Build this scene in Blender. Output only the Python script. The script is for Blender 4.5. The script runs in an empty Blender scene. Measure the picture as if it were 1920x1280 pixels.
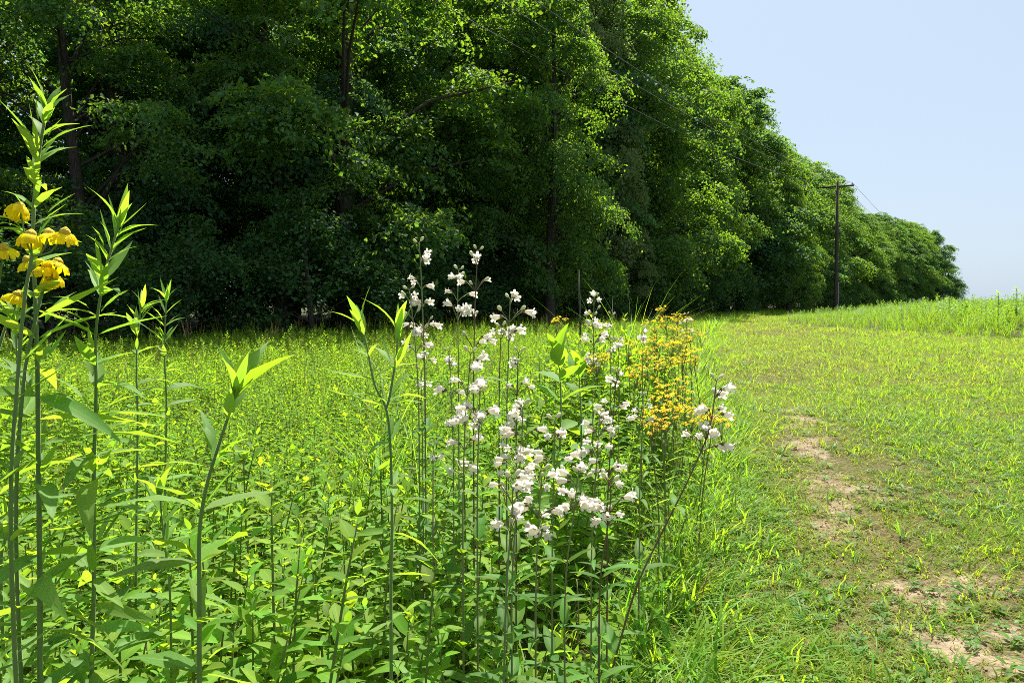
import bpy, math, random
import numpy as np
from mathutils import Vector, Matrix, Euler

R = math.radians
rng = np.random.default_rng(11)
random.seed(11)
S = bpy.context.scene
COL = S.collection

# ------------------------------------------------------------------ camera, sky, sun, exposure
CAMH = 1.05
PITCH = R(3.2)
F = 1397.0                                   # focal length in pixels of a 1920 px wide frame
cam_d = bpy.data.cameras.new('camera')
cam = bpy.data.objects.new('camera', cam_d)
COL.objects.link(cam)
cam.location = (0, 0, CAMH)
cam.rotation_euler = (R(90) - PITCH, 0, 0)
cam_d.sensor_width = 36.0
cam_d.lens = 36.0 * F / 1920.0
cam_d.clip_start = 0.05
cam_d.clip_end = 5000
S.camera = cam

SUN_EL, SUN_AZ = R(57), R(10)                # azimuth measured from +Y towards +X
w = bpy.data.worlds.new('World')
S.world = w
w.use_nodes = True
nt = w.node_tree
nt.nodes.clear()
sky = nt.nodes.new('ShaderNodeTexSky')
sky.sky_type = 'NISHITA'
sky.sun_disc = False
sky.sun_elevation = SUN_EL
sky.sun_rotation = SUN_AZ
sky.altitude = 100
sky.air_density = 1.0
sky.dust_density = 1.8
sky.ozone_density = 1.0
bg = nt.nodes.new('ShaderNodeBackground')
bg.inputs['Strength'].default_value = 0.055
wo = nt.nodes.new('ShaderNodeOutputWorld')
veil = nt.nodes.new('ShaderNodeMix')            # thin even summer haze over the whole sky
veil.data_type = 'RGBA'
veil.inputs['Factor'].default_value = 0.8
veil.inputs['B'].default_value = (4.65, 5.75, 7.0, 1)
nt.links.new(sky.outputs[0], veil.inputs['A'])
nt.links.new(veil.outputs['Result'], bg.inputs['Color'])
nt.links.new(bg.outputs[0], wo.inputs['Surface'])

sd = bpy.data.lights.new('sun', 'SUN')
sd.energy = 5.0
sd.angle = R(0.53)
sd.color = (1.0, 0.95, 0.86)
sun = bpy.data.objects.new('sun', sd)
COL.objects.link(sun)
SV = Vector((math.sin(SUN_AZ) * math.cos(SUN_EL), math.cos(SUN_AZ) * math.cos(SUN_EL), math.sin(SUN_EL)))
sun.rotation_euler = (-SV).to_track_quat('-Z', 'Y').to_euler()
sun.location = SV * 60

S.view_settings.view_transform = 'Standard'
S.view_settings.look = 'None'
S.view_settings.gamma = 1.0
S.view_settings.use_curve_mapping = False
S.view_settings.exposure = 1.33
S.render.engine = 'CYCLES'
S.cycles.max_bounces = 7
S.cycles.diffuse_bounces = 4
S.cycles.transmission_bounces = 6
S.cycles.glossy_bounces = 2
S.cycles.filter_width = 0.9
S.cycles.use_denoising = False
S.cycles.sample_clamp_indirect = 4.0

# ------------------------------------------------------------------ helpers
def at(px, py, depth):
    """World point seen at a pixel of the 1920x1280 frame, at a given depth along the view axis."""
    u, v = (px - 960) / F * depth, (640 - py) / F * depth
    c, s = math.cos(PITCH), math.sin(PITCH)
    return Vector((u, depth * c + v * s, CAMH - depth * s + v * c))

def to_px(x, y, z=0.0):
    c, s = math.cos(PITCH), math.sin(PITCH)
    dz = z - CAMH
    d = y * c - dz * s
    v = y * s + dz * c
    return 960 + F * x / d, 640 - F * v / d, d

def sstep(a, b, x):
    t = np.clip((np.asarray(x, float) - a) / (b - a), 0, 1)
    return t * t * (3 - 2 * t)

YL = [-4, 0, 2, 4.3, 10.6, 18.8, 30, 44, 80, 160, 300]
XL = [-0.6, 0.0, 0.38, 1.15, 2.55, 4.7, 8.2, 13.6, 35.5, 88.5, 182]
YR = [-10, 17.5, 21, 25, 30.5, 36, 44, 80, 160, 300]
XR = [14.5, 14.5, 12.6, 12.0, 11.4, 12.9, 16.6, 41, 94, 188]
def xl(y): return np.interp(y, YL, XL)
def xr(y): return np.interp(y, YR, XR)

def gz(x, y):
    """Height of the ground."""
    x = np.asarray(x, float); y = np.asarray(y, float)
    z = 0.025 * np.sin(x * 0.9 + 1.3) * np.cos(y * 0.7) + 0.02 * np.sin(x * 2.3 - y * 1.7)
    d = x - xr(y)
    z = z * (1 - sstep(30, 60, y)) + 0.42 * sstep(-1.0, 9.0, d) * (1 - 0.55 * sstep(20, 60, y))
    return z

def hashnoise(x, y, seed=0, freq=1.0):
    """smooth 2-d value noise, 0..1"""
    x = np.asarray(x, float) * freq; y = np.asarray(y, float) * freq
    xi, yi = np.floor(x).astype(np.int64), np.floor(y).astype(np.int64)
    fx, fy = x - xi, y - yi
    fx, fy = fx * fx * (3 - 2 * fx), fy * fy * (3 - 2 * fy)
    def h(a, b):
        n = (a * 374761393 + b * 668265263 + seed * 144665) & 0x7fffffff
        n = ((n ^ (n >> 13)) * 1274126177) & 0x7fffffff
        return ((n ^ (n >> 16)) & 0xffff) / 65535.0
    return (h(xi, yi) * (1 - fx) + h(xi + 1, yi) * fx) * (1 - fy) + (h(xi, yi + 1) * (1 - fx) + h(xi + 1, yi + 1) * fx) * fy

class MB:
    """Collects vertices and faces (quads as 4 indices, triangles as 3) for ONE mesh."""
    def __init__(self):
        self.v, self.f3, self.f4, self.n, self.m3, self.m4, self.uv = [], [], [], 0, [], [], []
    def add(self, v, f4=None, f3=None, mat=0, uv=None):
        v = np.asarray(v, float).reshape(-1, 3)
        if f4 is not None and len(f4):
            f = np.asarray(f4, np.int64).reshape(-1, 4) + self.n
            self.f4.append(f); self.m4.append(np.full(len(f), mat))
        if f3 is not None and len(f3):
            f = np.asarray(f3, np.int64).reshape(-1, 3) + self.n
            self.f3.append(f); self.m3.append(np.full(len(f), mat))
        self.v.append(v)
        self.uv.append(np.zeros((len(v), 2)) if uv is None else np.asarray(uv, float))
        self.n += len(v)
    def tube(self, pts, radii, k=6, mat=0, cap=True):
        pts = np.asarray([tuple(p) for p in pts], float)
        radii = np.broadcast_to(np.asarray(radii, float), (len(pts),))
        t = np.gradient(pts, axis=0)
        t /= np.linalg.norm(t, axis=1, keepdims=True) + 1e-12
        ref = np.array([0.0, 1, 0]) if abs(t[0][1]) < 0.9 else np.array([1.0, 0, 0])
        V = []
        for p, d, r in zip(pts, t, radii):
            a = np.cross(d, ref); a /= np.linalg.norm(a) + 1e-12
            b = np.cross(d, a)
            an = np.arange(k) * 2 * np.pi / k
            V.append(p + r * (np.cos(an)[:, None] * a + np.sin(an)[:, None] * b))
        V = np.concatenate(V)
        n = len(pts)
        f = [(i * k + j, i * k + (j + 1) % k, (i + 1) * k + (j + 1) % k, (i + 1) * k + j) for i in range(n - 1) for j in range(k)]
        f3 = []
        if cap:
            V = np.concatenate([V, pts[-1:]])
            f3 = [((n - 1) * k + j, (n - 1) * k + (j + 1) % k, n * k) for j in range(k)]
        self.add(V, f, f3, mat)
    def box(self, c, s, rot=None, mat=0):
        v = np.array([(a, b, d) for a in (-.5, .5) for b in (-.5, .5) for d in (-.5, .5)]) * np.asarray(s)
        if rot is not None:
            v = v @ np.array(rot.to_matrix() if hasattr(rot, 'to_matrix') else rot).T
        self.add(v + np.asarray(tuple(c)), [(0, 1, 3, 2), (4, 6, 7, 5), (0, 4, 5, 1), (2, 3, 7, 6), (0, 2, 6, 4), (1, 5, 7, 3)], mat=mat)
    def mesh(self, name, mats, smooth=True):
        me = bpy.data.meshes.new(name)
        V = np.concatenate(self.v)
        loops, starts, mi, pos = [], [], [], 0
        for F_, M_, k in ((self.f4, self.m4, 4), (self.f3, self.m3, 3)):
            if F_:
                f = np.concatenate(F_); loops.append(f.ravel())
                starts.append(pos + np.arange(len(f)) * k); pos += len(f) * k
                mi.append(np.concatenate(M_))
        loops = np.concatenate(loops); starts = np.concatenate(starts); mi = np.concatenate(mi)
        me.vertices.add(len(V)); me.vertices.foreach_set('co', V.astype(np.float32).ravel())
        me.loops.add(len(loops)); me.loops.foreach_set('vertex_index', loops.astype(np.int32))
        me.polygons.add(len(starts)); me.polygons.foreach_set('loop_start', starts.astype(np.int32))
        me.polygons.foreach_set('material_index', mi.astype(np.int32))
        me.polygons.foreach_set('use_smooth', np.full(len(starts), smooth))
        uv = me.uv_layers.new(name='UVMap')
        uv.data.foreach_set('uv', np.concatenate(self.uv)[loops].astype(np.float32).ravel())
        me.update(calc_edges=True)
        me.validate()
        for m in (mats if isinstance(mats, (list, tuple)) else [mats]):
            me.materials.append(m)
        return me

def link(name, data, parent=None, loc=None):
    o = bpy.data.objects.new(name, data)
    COL.objects.link(o)
    if parent is not None: o.parent = parent
    if loc is not None: o.location = loc
    return o

def tag(o, label, cat, group=None):
    o['label'] = label; o['category'] = cat
    if group: o['group'] = group
    return o

def thing(name, label, cat, loc, group=None, rotz=0.0):
    o = link(name, None, None, loc)
    o.empty_display_size = 0.1
    o.rotation_euler = (0, 0, rotz)
    return tag(o, label, cat, group)

CH = {}
def put(name, me, parent, M):
    o = link(name, me, parent)
    o.matrix_basis = M
    CH.setdefault(parent.name, []).append(o)
    return o

def copy_tree(o, parent=None):
    c = o.copy(); COL.objects.link(c)
    if parent is not None: c.parent = parent
    for ch in CH.get(o.name, []):
        copy_tree(ch, c)
    return c

def basis(d, n, scale=1.0, loc=(0, 0, 0), wscale=1.0):
    """Matrix whose +Y runs along d and +Z near n."""
    d = Vector(d).normalized()
    n = Vector(n)
    x = d.cross(n)
    if x.length < 1e-4: x = d.cross(Vector((1, 0.3, 0.2)))
    x.normalize()
    z = x.cross(d)
    M = Matrix(((x.x * scale * wscale, d.x * scale, z.x * scale, loc[0]), (x.y * scale * wscale, d.y * scale, z.y * scale, loc[1]),
                (x.z * scale * wscale, d.z * scale, z.z * scale, loc[2]), (0, 0, 0, 1)))
    return M

def xf(M, v):
    A = np.array(M)
    return np.asarray(v) @ A[:3, :3].T + A[:3, 3]

# ------------------------------------------------------------------ materials
def new_mat(name):
    m = bpy.data.materials.new(name)
    m.use_nodes = True
    n = m.node_tree
    n.nodes.clear()
    out = n.nodes.new('ShaderNodeOutputMaterial')
    return m, n, out

def leaf_mat(name, base, trans, tmix=0.5, rough=0.45, jit=0.25, hue=0.03, spec=0.4, veins=0.0, island=True):
    m, n, out = new_mat(name)
    L = n.links.new
    geo = n.nodes.new('ShaderNodeNewGeometry')
    oi = n.nodes.new('ShaderNodeObjectInfo')
    a = n.nodes.new('ShaderNodeMath'); a.operation = 'ADD'
    L(geo.outputs['Random Per Island'], a.inputs[0]); L(oi.outputs['Random'], a.inputs[1])
    fr = n.nodes.new('ShaderNodeMath'); fr.operation = 'FRACT'; L(a.outputs[0], fr.inputs[0])
    wn = n.nodes.new('ShaderNodeTexWhiteNoise'); wn.noise_dimensions = '1D'
    L(fr.outputs[0], wn.inputs['W'])
    def jitter(col):
        h = n.nodes.new('ShaderNodeHueSaturation')
        h.inputs['Color'].default_value = (*col, 1)
        r = n.nodes.new('ShaderNodeMapRange')
        r.inputs['To Min'].default_value = 0.5 - hue; r.inputs['To Max'].default_value = 0.5 + hue
        L(wn.outputs['Value'], r.inputs['Value']); L(r.outputs[0], h.inputs['Hue'])
        r2 = n.nodes.new('ShaderNodeMapRange')
        r2.inputs['To Min'].default_value = 1 - jit; r2.inputs['To Max'].default_value = 1 + jit
        L(fr.outputs[0], r2.inputs['Value']); L(r2.outputs[0], h.inputs['Value'])
        return h
    hb, ht = jitter(base), jitter(trans)
    cb, ct = hb.outputs[0], ht.outputs[0]
    if veins:
        uv = n.nodes.new('ShaderNodeUVMap'); uv.uv_map = 'UVMap'
        sp = n.nodes.new('ShaderNodeSeparateXYZ'); L(uv.outputs[0], sp.inputs[0])
        s = n.nodes.new('ShaderNodeMath'); s.operation = 'SUBTRACT'; L(sp.outputs[0], s.inputs[0]); s.inputs[1].default_value = 0.5
        ab = n.nodes.new('ShaderNodeMath'); ab.operation = 'ABSOLUTE'; L(s.outputs[0], ab.inputs[0])
        lt = n.nodes.new('ShaderNodeMath'); lt.operation = 'LESS_THAN'; L(ab.outputs[0], lt.inputs[0]); lt.inputs[1].default_value = 0.045
        # side veins run forward from the midrib
        k = n.nodes.new('ShaderNodeMath'); k.operation = 'MULTIPLY_ADD'; L(ab.outputs[0], k.inputs[0]); k.inputs[1].default_value = -0.45; L(sp.outputs[1], k.inputs[2])
        k2 = n.nodes.new('ShaderNodeMath'); k2.operation = 'MULTIPLY'; L(k.outputs[0], k2.inputs[0]); k2.inputs[1].default_value = 9.0
        k3 = n.nodes.new('ShaderNodeMath'); k3.operation = 'FRACT'; L(k2.outputs[0], k3.inputs[0])
        k4 = n.nodes.new('ShaderNodeMath'); k4.operation = 'LESS_THAN'; L(k3.outputs[0], k4.inputs[0]); k4.inputs[1].default_value = 0.12
        k5 = n.nodes.new('ShaderNodeMath'); k5.operation = 'MULTIPLY'; L(k4.outputs[0], k5.inputs[0]); k5.inputs[1].default_value = 0.5
        mx = n.nodes.new('ShaderNodeMath'); mx.operation = 'MAXIMUM'; L(lt.outputs[0], mx.inputs[0]); L(k5.outputs[0], mx.inputs[1])
        mv = n.nodes.new('ShaderNodeMath'); mv.operation = 'MULTIPLY'; L(mx.outputs[0], mv.inputs[0]); mv.inputs[1].default_value = veins
        def vm(c, f):
            x = n.nodes.new('ShaderNodeMix'); x.data_type = 'RGBA'; x.blend_type = 'MIX'
            L(mv.outputs[0], x.inputs['Factor']); L(c, x.inputs['A'])
            mu = n.nodes.new('ShaderNodeMix'); mu.data_type = 'RGBA'; mu.blend_type = 'MULTIPLY'; mu.inputs['Factor'].default_value = 1
            L(c, mu.inputs['A']); mu.inputs['B'].default_value = (*f, 1)
            L(mu.outputs['Result'], x.inputs['B'])
            return x.outputs['Result']
        cb = vm(cb, (1.9, 1.6, 1.8)); ct = vm(ct, (0.55, 0.62, 0.6))
        tc = n.nodes.new('ShaderNodeTexCoord')
        nz = n.nodes.new('ShaderNodeTexNoise'); nz.noise_dimensions = '4D'; nz.inputs['Scale'].default_value = 5.0; nz.inputs['Detail'].default_value = 4
        L(tc.outputs['UV'], nz.inputs['Vector'])
        w4 = n.nodes.new('ShaderNodeMath'); w4.operation = 'MULTIPLY'; L(fr.outputs[0], w4.inputs[0]); w4.inputs[1].default_value = 60.0
        L(w4.outputs[0], nz.inputs['W'])
        mr_ = n.nodes.new('ShaderNodeMapRange'); mr_.inputs['From Min'].default_value = 0.60; mr_.inputs['From Max'].default_value = 0.74
        mr_.inputs['To Max'].default_value = 0.75
        L(nz.outputs['Fac'], mr_.inputs['Value'])
        def blem(c, col):
            x = n.nodes.new('ShaderNodeMix'); x.data_type = 'RGBA'
            L(mr_.outputs[0], x.inputs['Factor']); L(c, x.inputs['A']); x.inputs['B'].default_value = (*col, 1)
            return x.outputs['Result']
        cb = blem(cb, (0.24, 0.20, 0.05)); ct = blem(ct, (0.42, 0.36, 0.04))
    p = n.nodes.new('ShaderNodeBsdfPrincipled')
    p.inputs['Roughness'].default_value = rough
    p.inputs['Specular IOR Level'].default_value = spec
    L(cb, p.inputs['Base Color'])
    t = n.nodes.new('ShaderNodeBsdfTranslucent')
    L(ct, t.inputs['Color'])
    mi = n.nodes.new('ShaderNodeMixShader'); mi.inputs[0].default_value = tmix
    L(p.outputs[0], mi.inputs[1]); L(t.outputs[0], mi.inputs[2])
    L(mi.outputs[0], out.inputs['Surface'])
    return m

def plain_mat(name, c1, c2, scale=20.0, rough=0.7, stretch=(1, 1, 1), bump=0.0, spec=0.3, sheen=0.0):
    m, n, out = new_mat(name)
    L = n.links.new
    tc = n.nodes.new('ShaderNodeTexCoord')
    mp = n.nodes.new('ShaderNodeMapping'); mp.inputs['Scale'].default_value = stretch
    L(tc.outputs['Object'], mp.inputs[0])
    no = n.nodes.new('ShaderNodeTexNoise'); no.inputs['Scale'].default_value = scale; no.inputs['Detail'].default_value = 5
    L(mp.outputs[0], no.inputs['Vector'])
    cr = n.nodes.new('ShaderNodeValToRGB')
    cr.color_ramp.elements[0].position = 0.35; cr.color_ramp.elements[0].color = (*c1, 1)
    cr.color_ramp.elements[1].position = 0.65; cr.color_ramp.elements[1].color = (*c2, 1)
    L(no.outputs['Fac'], cr.inputs[0])
    p = n.nodes.new('ShaderNodeBsdfPrincipled')
    p.inputs['Roughness'].default_value = rough; p.inputs['Specular IOR Level'].default_value = spec
    L(cr.outputs[0], p.inputs['Base Color'])
    if sheen:                                  # fine pale hairs
        p.inputs['Sheen Weight'].default_value = sheen; p.inputs['Sheen Roughness'].default_value = 0.35
        p.inputs['Sheen Tint'].default_value = (0.85, 1.0, 0.6, 1)
    if bump:
        b = n.nodes.new('ShaderNodeBump'); b.inputs['Strength'].default_value = bump; b.inputs['Distance'].default_value = 0.02
        L(no.outputs['Fac'], b.inputs['Height']); L(b.outputs[0], p.inputs['Normal'])
    L(p.outputs[0], out.inputs['Surface'])
    return m

def ground_mat(name, green1, green2, soil1, soil2):
    m, n, out = new_mat(name)
    L = n.links.new
    tc = n.nodes.new('ShaderNodeTexCoord')
    def noise(sc, det=6):
        x = n.nodes.new('ShaderNodeTexNoise'); x.inputs['Scale'].default_value = sc; x.inputs['Detail'].default_value = det
        L(tc.outputs['Object'], x.inputs['Vector']); return x
    def ramp(src, a, b, p0=.35, p1=.65):
        c = n.nodes.new('ShaderNodeValToRGB')
        c.color_ramp.elements[0].position = p0; c.color_ramp.elements[0].color = (*a, 1)
        c.color_ramp.elements[1].position = p1; c.color_ramp.elements[1].color = (*b, 1)
        L(src, c.inputs[0]); return c
    n1, n2, n3 = noise(9), noise(55), noise(2.2)
    g = ramp(n2.outputs['Fac'], green1, green2)
    s = ramp(n1.outputs['Fac'], soil1, soil2)
    at_ = n.nodes.new('ShaderNodeAttribute'); at_.attribute_name = 'soil'
    ad = n.nodes.new('ShaderNodeMath'); ad.operation = 'MULTIPLY_ADD'
    L(n2.outputs['Fac'], ad.inputs[0]); ad.inputs[1].default_value = 0.9
    su = n.nodes.new('ShaderNodeMath'); su.operation = 'SUBTRACT'; L(at_.outputs['Fac'], su.inputs[0]); su.inputs[1].default_value = 0.45
    L(su.outputs[0], ad.inputs[2])
    rp = n.nodes.new('ShaderNodeMapRange'); rp.inputs['From Min'].default_value = 0.25; rp.inputs['From Max'].default_value = 0.5
    L(ad.outputs[0], rp.inputs['Value'])
    mx = n.nodes.new('ShaderNodeMix'); mx.data_type = 'RGBA'
    L(rp.outputs[0], mx.inputs['Factor']); L(g.outputs[0], mx.inputs['A']); L(s.outputs[0], mx.inputs['B'])
    p = n.nodes.new('ShaderNodeBsdfPrincipled'); p.inputs['Roughness'].default_value = 0.95; p.inputs['Specular IOR Level'].default_value = 0.1
    L(mx.outputs['Result'], p.inputs['Base Color'])
    b = n.nodes.new('ShaderNodeBump'); b.inputs['Strength'].default_value = 0.7; b.inputs['Distance'].default_value = 0.015
    n4 = noise(38, 8)
    L(n4.outputs['Fac'], b.inputs['Height']); L(b.outputs[0], p.inputs['Normal'])
    L(p.outputs[0], out.inputs['Surface'])
    return m

M = {}
M['tree_leaf'] = leaf_mat('tree_leaf', (0.064, 0.140, 0.050), (0.24, 0.42, 0.020), 0.47, 0.6, 0.32, 0.022, 0.16)
M['tree_leaf_cool'] = leaf_mat('tree_leaf_cool', (0.052, 0.125, 0.064), (0.18, 0.35, 0.035), 0.47, 0.6, 0.32, 0.022, 0.18)
M['tree_leaf_pale'] = leaf_mat('tree_leaf_pale', (0.15, 0.21, 0.085), (0.25, 0.36, 0.06), 0.44, 0.65, 0.25, 0.02, 0.15)
M['shrub_leaf'] = leaf_mat('shrub_leaf', (0.045, 0.110, 0.036), (0.10, 0.22, 0.015), 0.4, 0.6, 0.32, 0.02, 0.15)
M['bark'] = plain_mat('bark', (0.030, 0.025, 0.020), (0.085, 0.070, 0.055), 6.0, 0.9, (6, 6, 0.8), 0.6, 0.1)
M['tall_leaf'] = leaf_mat('tall_leaf', (0.14, 0.26, 0.055), (0.38, 0.61, 0.03), 0.52, 0.6, 0.16, 0.014, 0.2, veins=0.5)
M['tall_stem'] = plain_mat('tall_stem', (0.085, 0.16, 0.03), (0.15, 0.22, 0.05), 30, 0.6, (1, 1, 0.05), sheen=0.5)
M['broad_leaf'] = leaf_mat('broad_leaf', (0.12, 0.25, 0.04), (0.34, 0.60, 0.02), 0.52, 0.6, 0.14, 0.012, 0.2, veins=0.5)
M['meadow_leaf'] = leaf_mat('meadow_leaf', (0.135, 0.255, 0.022), (0.36, 0.57, 0.018), 0.5, 0.7, 0.32, 0.02, 0.08)
M['meadow_leaf_near'] = leaf_mat('meadow_leaf_near', (0.138, 0.262, 0.026), (0.36, 0.58, 0.022), 0.5, 0.62, 0.36, 0.024, 0.14, veins=0.45)
M['meadow_stem'] = plain_mat('meadow_stem', (0.09, 0.14, 0.025), (0.16, 0.17, 0.045), 25, 0.6)
M['grass'] = leaf_mat('grass', (0.165, 0.268, 0.024), (0.39, 0.57, 0.016), 0.5, 0.6, 0.3, 0.03, 0.14)
M['grass_yellow'] = leaf_mat('grass_yellow', (0.23, 0.28, 0.026), (0.40, 0.50, 0.025), 0.45, 0.65, 0.3, 0.02, 0.12)
M['grass_dry'] = leaf_mat('grass_dry', (0.22, 0.135, 0.065), (0.28, 0.18, 0.07), 0.3, 0.7, 0.35, 0.015, 0.2)
M['grass_tall'] = leaf_mat('grass_tall', (0.14, 0.26, 0.034), (0.33, 0.55, 0.02), 0.5, 0.5, 0.3, 0.03, 0.16)
M['herb'] = leaf_mat('herb', (0.085, 0.19, 0.032), (0.24, 0.44, 0.012), 0.48, 0.5, 0.3, 0.02, 0.2)
M['petal_white'] = leaf_mat('petal_white', (0.80, 0.74, 0.67), (0.86, 0.80, 0.68), 0.55, 0.6, 0.08, 0.012, 0.08)
M['calyx'] = leaf_mat('calyx', (0.16, 0.15, 0.06), (0.30, 0.34, 0.08), 0.35, 0.5, 0.15, 0.02, 0.2)
M['bud'] = leaf_mat('bud', (0.60, 0.60, 0.38), (0.62, 0.62, 0.34), 0.35, 0.5, 0.1, 0.01, 0.2)
M['pen_stem'] = plain_mat('penstemon_stem', (0.12, 0.16, 0.05), (0.20, 0.17, 0.08), 18, 0.5, sheen=0.3)
M['dark_stem'] = plain_mat('dark_stem', (0.09, 0.055, 0.03), (0.15, 0.10, 0.045), 18, 0.5)
M['pen_leaf'] = leaf_mat('penstemon_leaf', (0.085, 0.19, 0.03), (0.25, 0.46, 0.012), 0.48, 0.55, 0.25, 0.02, 0.12, veins=0.4)
M['petal_yellow'] = leaf_mat('petal_yellow', (0.90, 0.70, 0.015), (0.95, 0.80, 0.005), 0.5, 0.6, 0.12, 0.012, 0.1)
M['petal_gold'] = leaf_mat('petal_gold', (0.92, 0.62, 0.015), (0.96, 0.70, 0.005), 0.5, 0.6, 0.14, 0.014, 0.1)
M['disc'] = plain_mat('flower_disc', (0.50, 0.34, 0.02), (0.68, 0.50, 0.03), 400, 0.7, bump=0.5)
M['pole_wood'] = plain_mat('pole_wood', (0.035, 0.027, 0.022), (0.075, 0.058, 0.045), 5, 0.85, (5, 5, 0.4), 0.3)
M['wire'] = plain_mat('wire', (0.16, 0.16, 0.16), (0.22, 0.22, 0.22), 5, 0.45, spec=0.5)
M['porcelain'] = plain_mat('porcelain', (0.10, 0.09, 0.085), (0.15, 0.14, 0.13), 9, 0.25, spec=0.5)
M['soil_clod'] = plain_mat('soil_clod', (0.22, 0.15, 0.09), (0.34, 0.25, 0.16), 60, 0.95, spec=0.1)
M['ground_meadow'] = ground_mat('ground_meadow', (0.035, 0.042, 0.016), (0.075, 0.07, 0.03), (0.12, 0.09, 0.05), (0.18, 0.13, 0.08))
M['ground_path'] = ground_mat('ground_path', (0.050, 0.060, 0.018), (0.12, 0.095, 0.042), (0.18, 0.14, 0.09), (0.30, 0.235, 0.155))

# ------------------------------------------------------------------ ground and path
PATCH = [(1500, 790, 34, 16, 1), (1522, 850, 34, 24, 1.1), (1575, 905, 100, 26, 1), (1545, 925, 60, 20, .7), (1640, 930, 40, 24, .6),
         (1690, 1100, 60, 32, 1.0), (1800, 1085, 110, 34, 1.0), (1770, 1190, 55, 55, 1.1), (1895, 1245, 60, 45, 1), (1650, 1240, 60, 28, .6),
         (1860, 1160, 60, 25, .7), (1560, 1000, 70, 50, .35), (1640, 1010, 110, 60, .3), (1430, 745, 30, 16, .5), (1830, 870, 50, 15, .35), (1480, 1230, 50, 30, .35),
         (1700, 1175, 90, 50, .4), (1880, 775, 60, 12, .25), (1740, 760, 50, 12, .25)]
PG = []
for px, py, sx, sy, a in PATCH:
    ang = PITCH + math.atan((py - 640) / F)
    d = CAMH / math.tan(ang)
    ang2 = PITCH + math.atan((py + sy - 640) / F)
    dep = d * math.cos(PITCH) + CAMH * math.sin(PITCH)
    PG.append(((px - 960) / F * dep, d, .78 * sx / F * dep, .72 * max(0.05, d - CAMH / math.tan(ang2)), a))

def soil(x, y):
    x = np.asarray(x, float); y = np.asarray(y, float)
    wx = x + 0.16 * (hashnoise(x, y, 3, 3.1) - .5) + .06 * (hashnoise(x, y, 5, 11) - .5)
    wy = y + 0.30 * (hashnoise(x, y, 4, 2.7) - .5) + .10 * (hashnoise(x, y, 6, 10) - .5)
    s = np.zeros_like(x)
    for cx, cy, sx, sy, a in PG:
        s = np.maximum(s, .86 * a * np.exp(-0.7 * (((wx - cx) / sx) ** 2 + ((wy - cy) / sy) ** 2)))
    c = np.interp(wy, [1.6, 2.3, 2.7, 3.1, 3.6, 4.3, 5.0, 5.7, 6.6, 8.5], [1.45, 1.55, 1.52, 1.45, 1.62, 1.86, 2.0, 2.2, 2.5, 3.1])
    s = np.maximum(s, .70 * hashnoise(x, y, 12, 1.7) * np.exp(-((wx - c) / .22) ** 2) * (1 - sstep(7, 10, y)))
    s *= .12 + 1.75 * (.35 * hashnoise(x, y, 8, 5) + .65 * hashnoise(x, y, 9, 13))
    s += .25 * (hashnoise(x, y, 10, 30) - .6)
    return np.clip(s, 0, 1)

def worn(x, y):
    """0..1: how thin and dry the mown grass is (a wheel track wanders up the path)."""
    x = np.asarray(x, float); y = np.asarray(y, float)
    c = np.interp(y, [1.5, 2.3, 3, 4, 5, 7, 11, 20, 40], [1.25, 1.35, 1.45, 1.75, 2.05, 2.9, 4.6, 7.5, 14])
    a = np.exp(-((x - c) / (0.35 + 0.05 * y)) ** 2)
    n_ = hashnoise(x, y, 21, 0.9) * .6 + hashnoise(x, y, 22, 2.6) * .4
    return np.clip(0.75 * a * (0.5 + n_) * (1 - .5 * sstep(5, 9, y)) + 0.75 * sstep(.48, .72, n_) * (1 - .55 * sstep(4, 9, y)), 0, 1)

def sheet(name, xs_fn, ys, nx, dz, mat, with_soil=False):
    mb = MB()
    X = np.stack([xs_fn(y) for y in ys]); Y = np.repeat(np.asarray(ys)[:, None], nx, 1)
    Z = gz(X, Y) + dz
    if with_soil:
        Z = Z - 0.006 * soil(X, Y) * (Y < 9)
    n = len(ys)
    i = np.arange((n - 1) * nx).reshape(n - 1, nx)[:, :-1].ravel()
    mb.add(np.stack([X, Y, Z], -1).reshape(-1, 3), np.stack([i, i + 1, i + nx + 1, i + nx], 1))
    me = mb.mesh(name, mat)
    at_ = me.attributes.new('soil', 'FLOAT', 'POINT')
    v = soil(X, Y).ravel() if with_soil else (0.15 * hashnoise(X, Y, 2, 2)).ravel()
    at_.data.foreach_set('value', v.astype(np.float32))
    o = link(name, me); o['kind'] = 'structure'
    return o

ys = np.concatenate([np.linspace(-60, -3, 12), np.arange(-2, 22, .25), np.geomspace(22, 3000, 70)])
gx = np.concatenate([-np.geomspace(3000, 20, 26), np.arange(-19, 26, .5), np.geomspace(26, 3000, 30)])
sheet('ground', lambda y: gx, ys, len(gx), 0.0, M['ground_meadow'])
pys = np.concatenate([np.arange(-3, 9, .05), np.arange(9, 30, .3), np.geomspace(30, 290, 60)])
sheet('path', lambda y: np.linspace(xl(y) - .15, xr(y) + .2, 150), pys, 150, 0.012, M['ground_path'], True)

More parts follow.
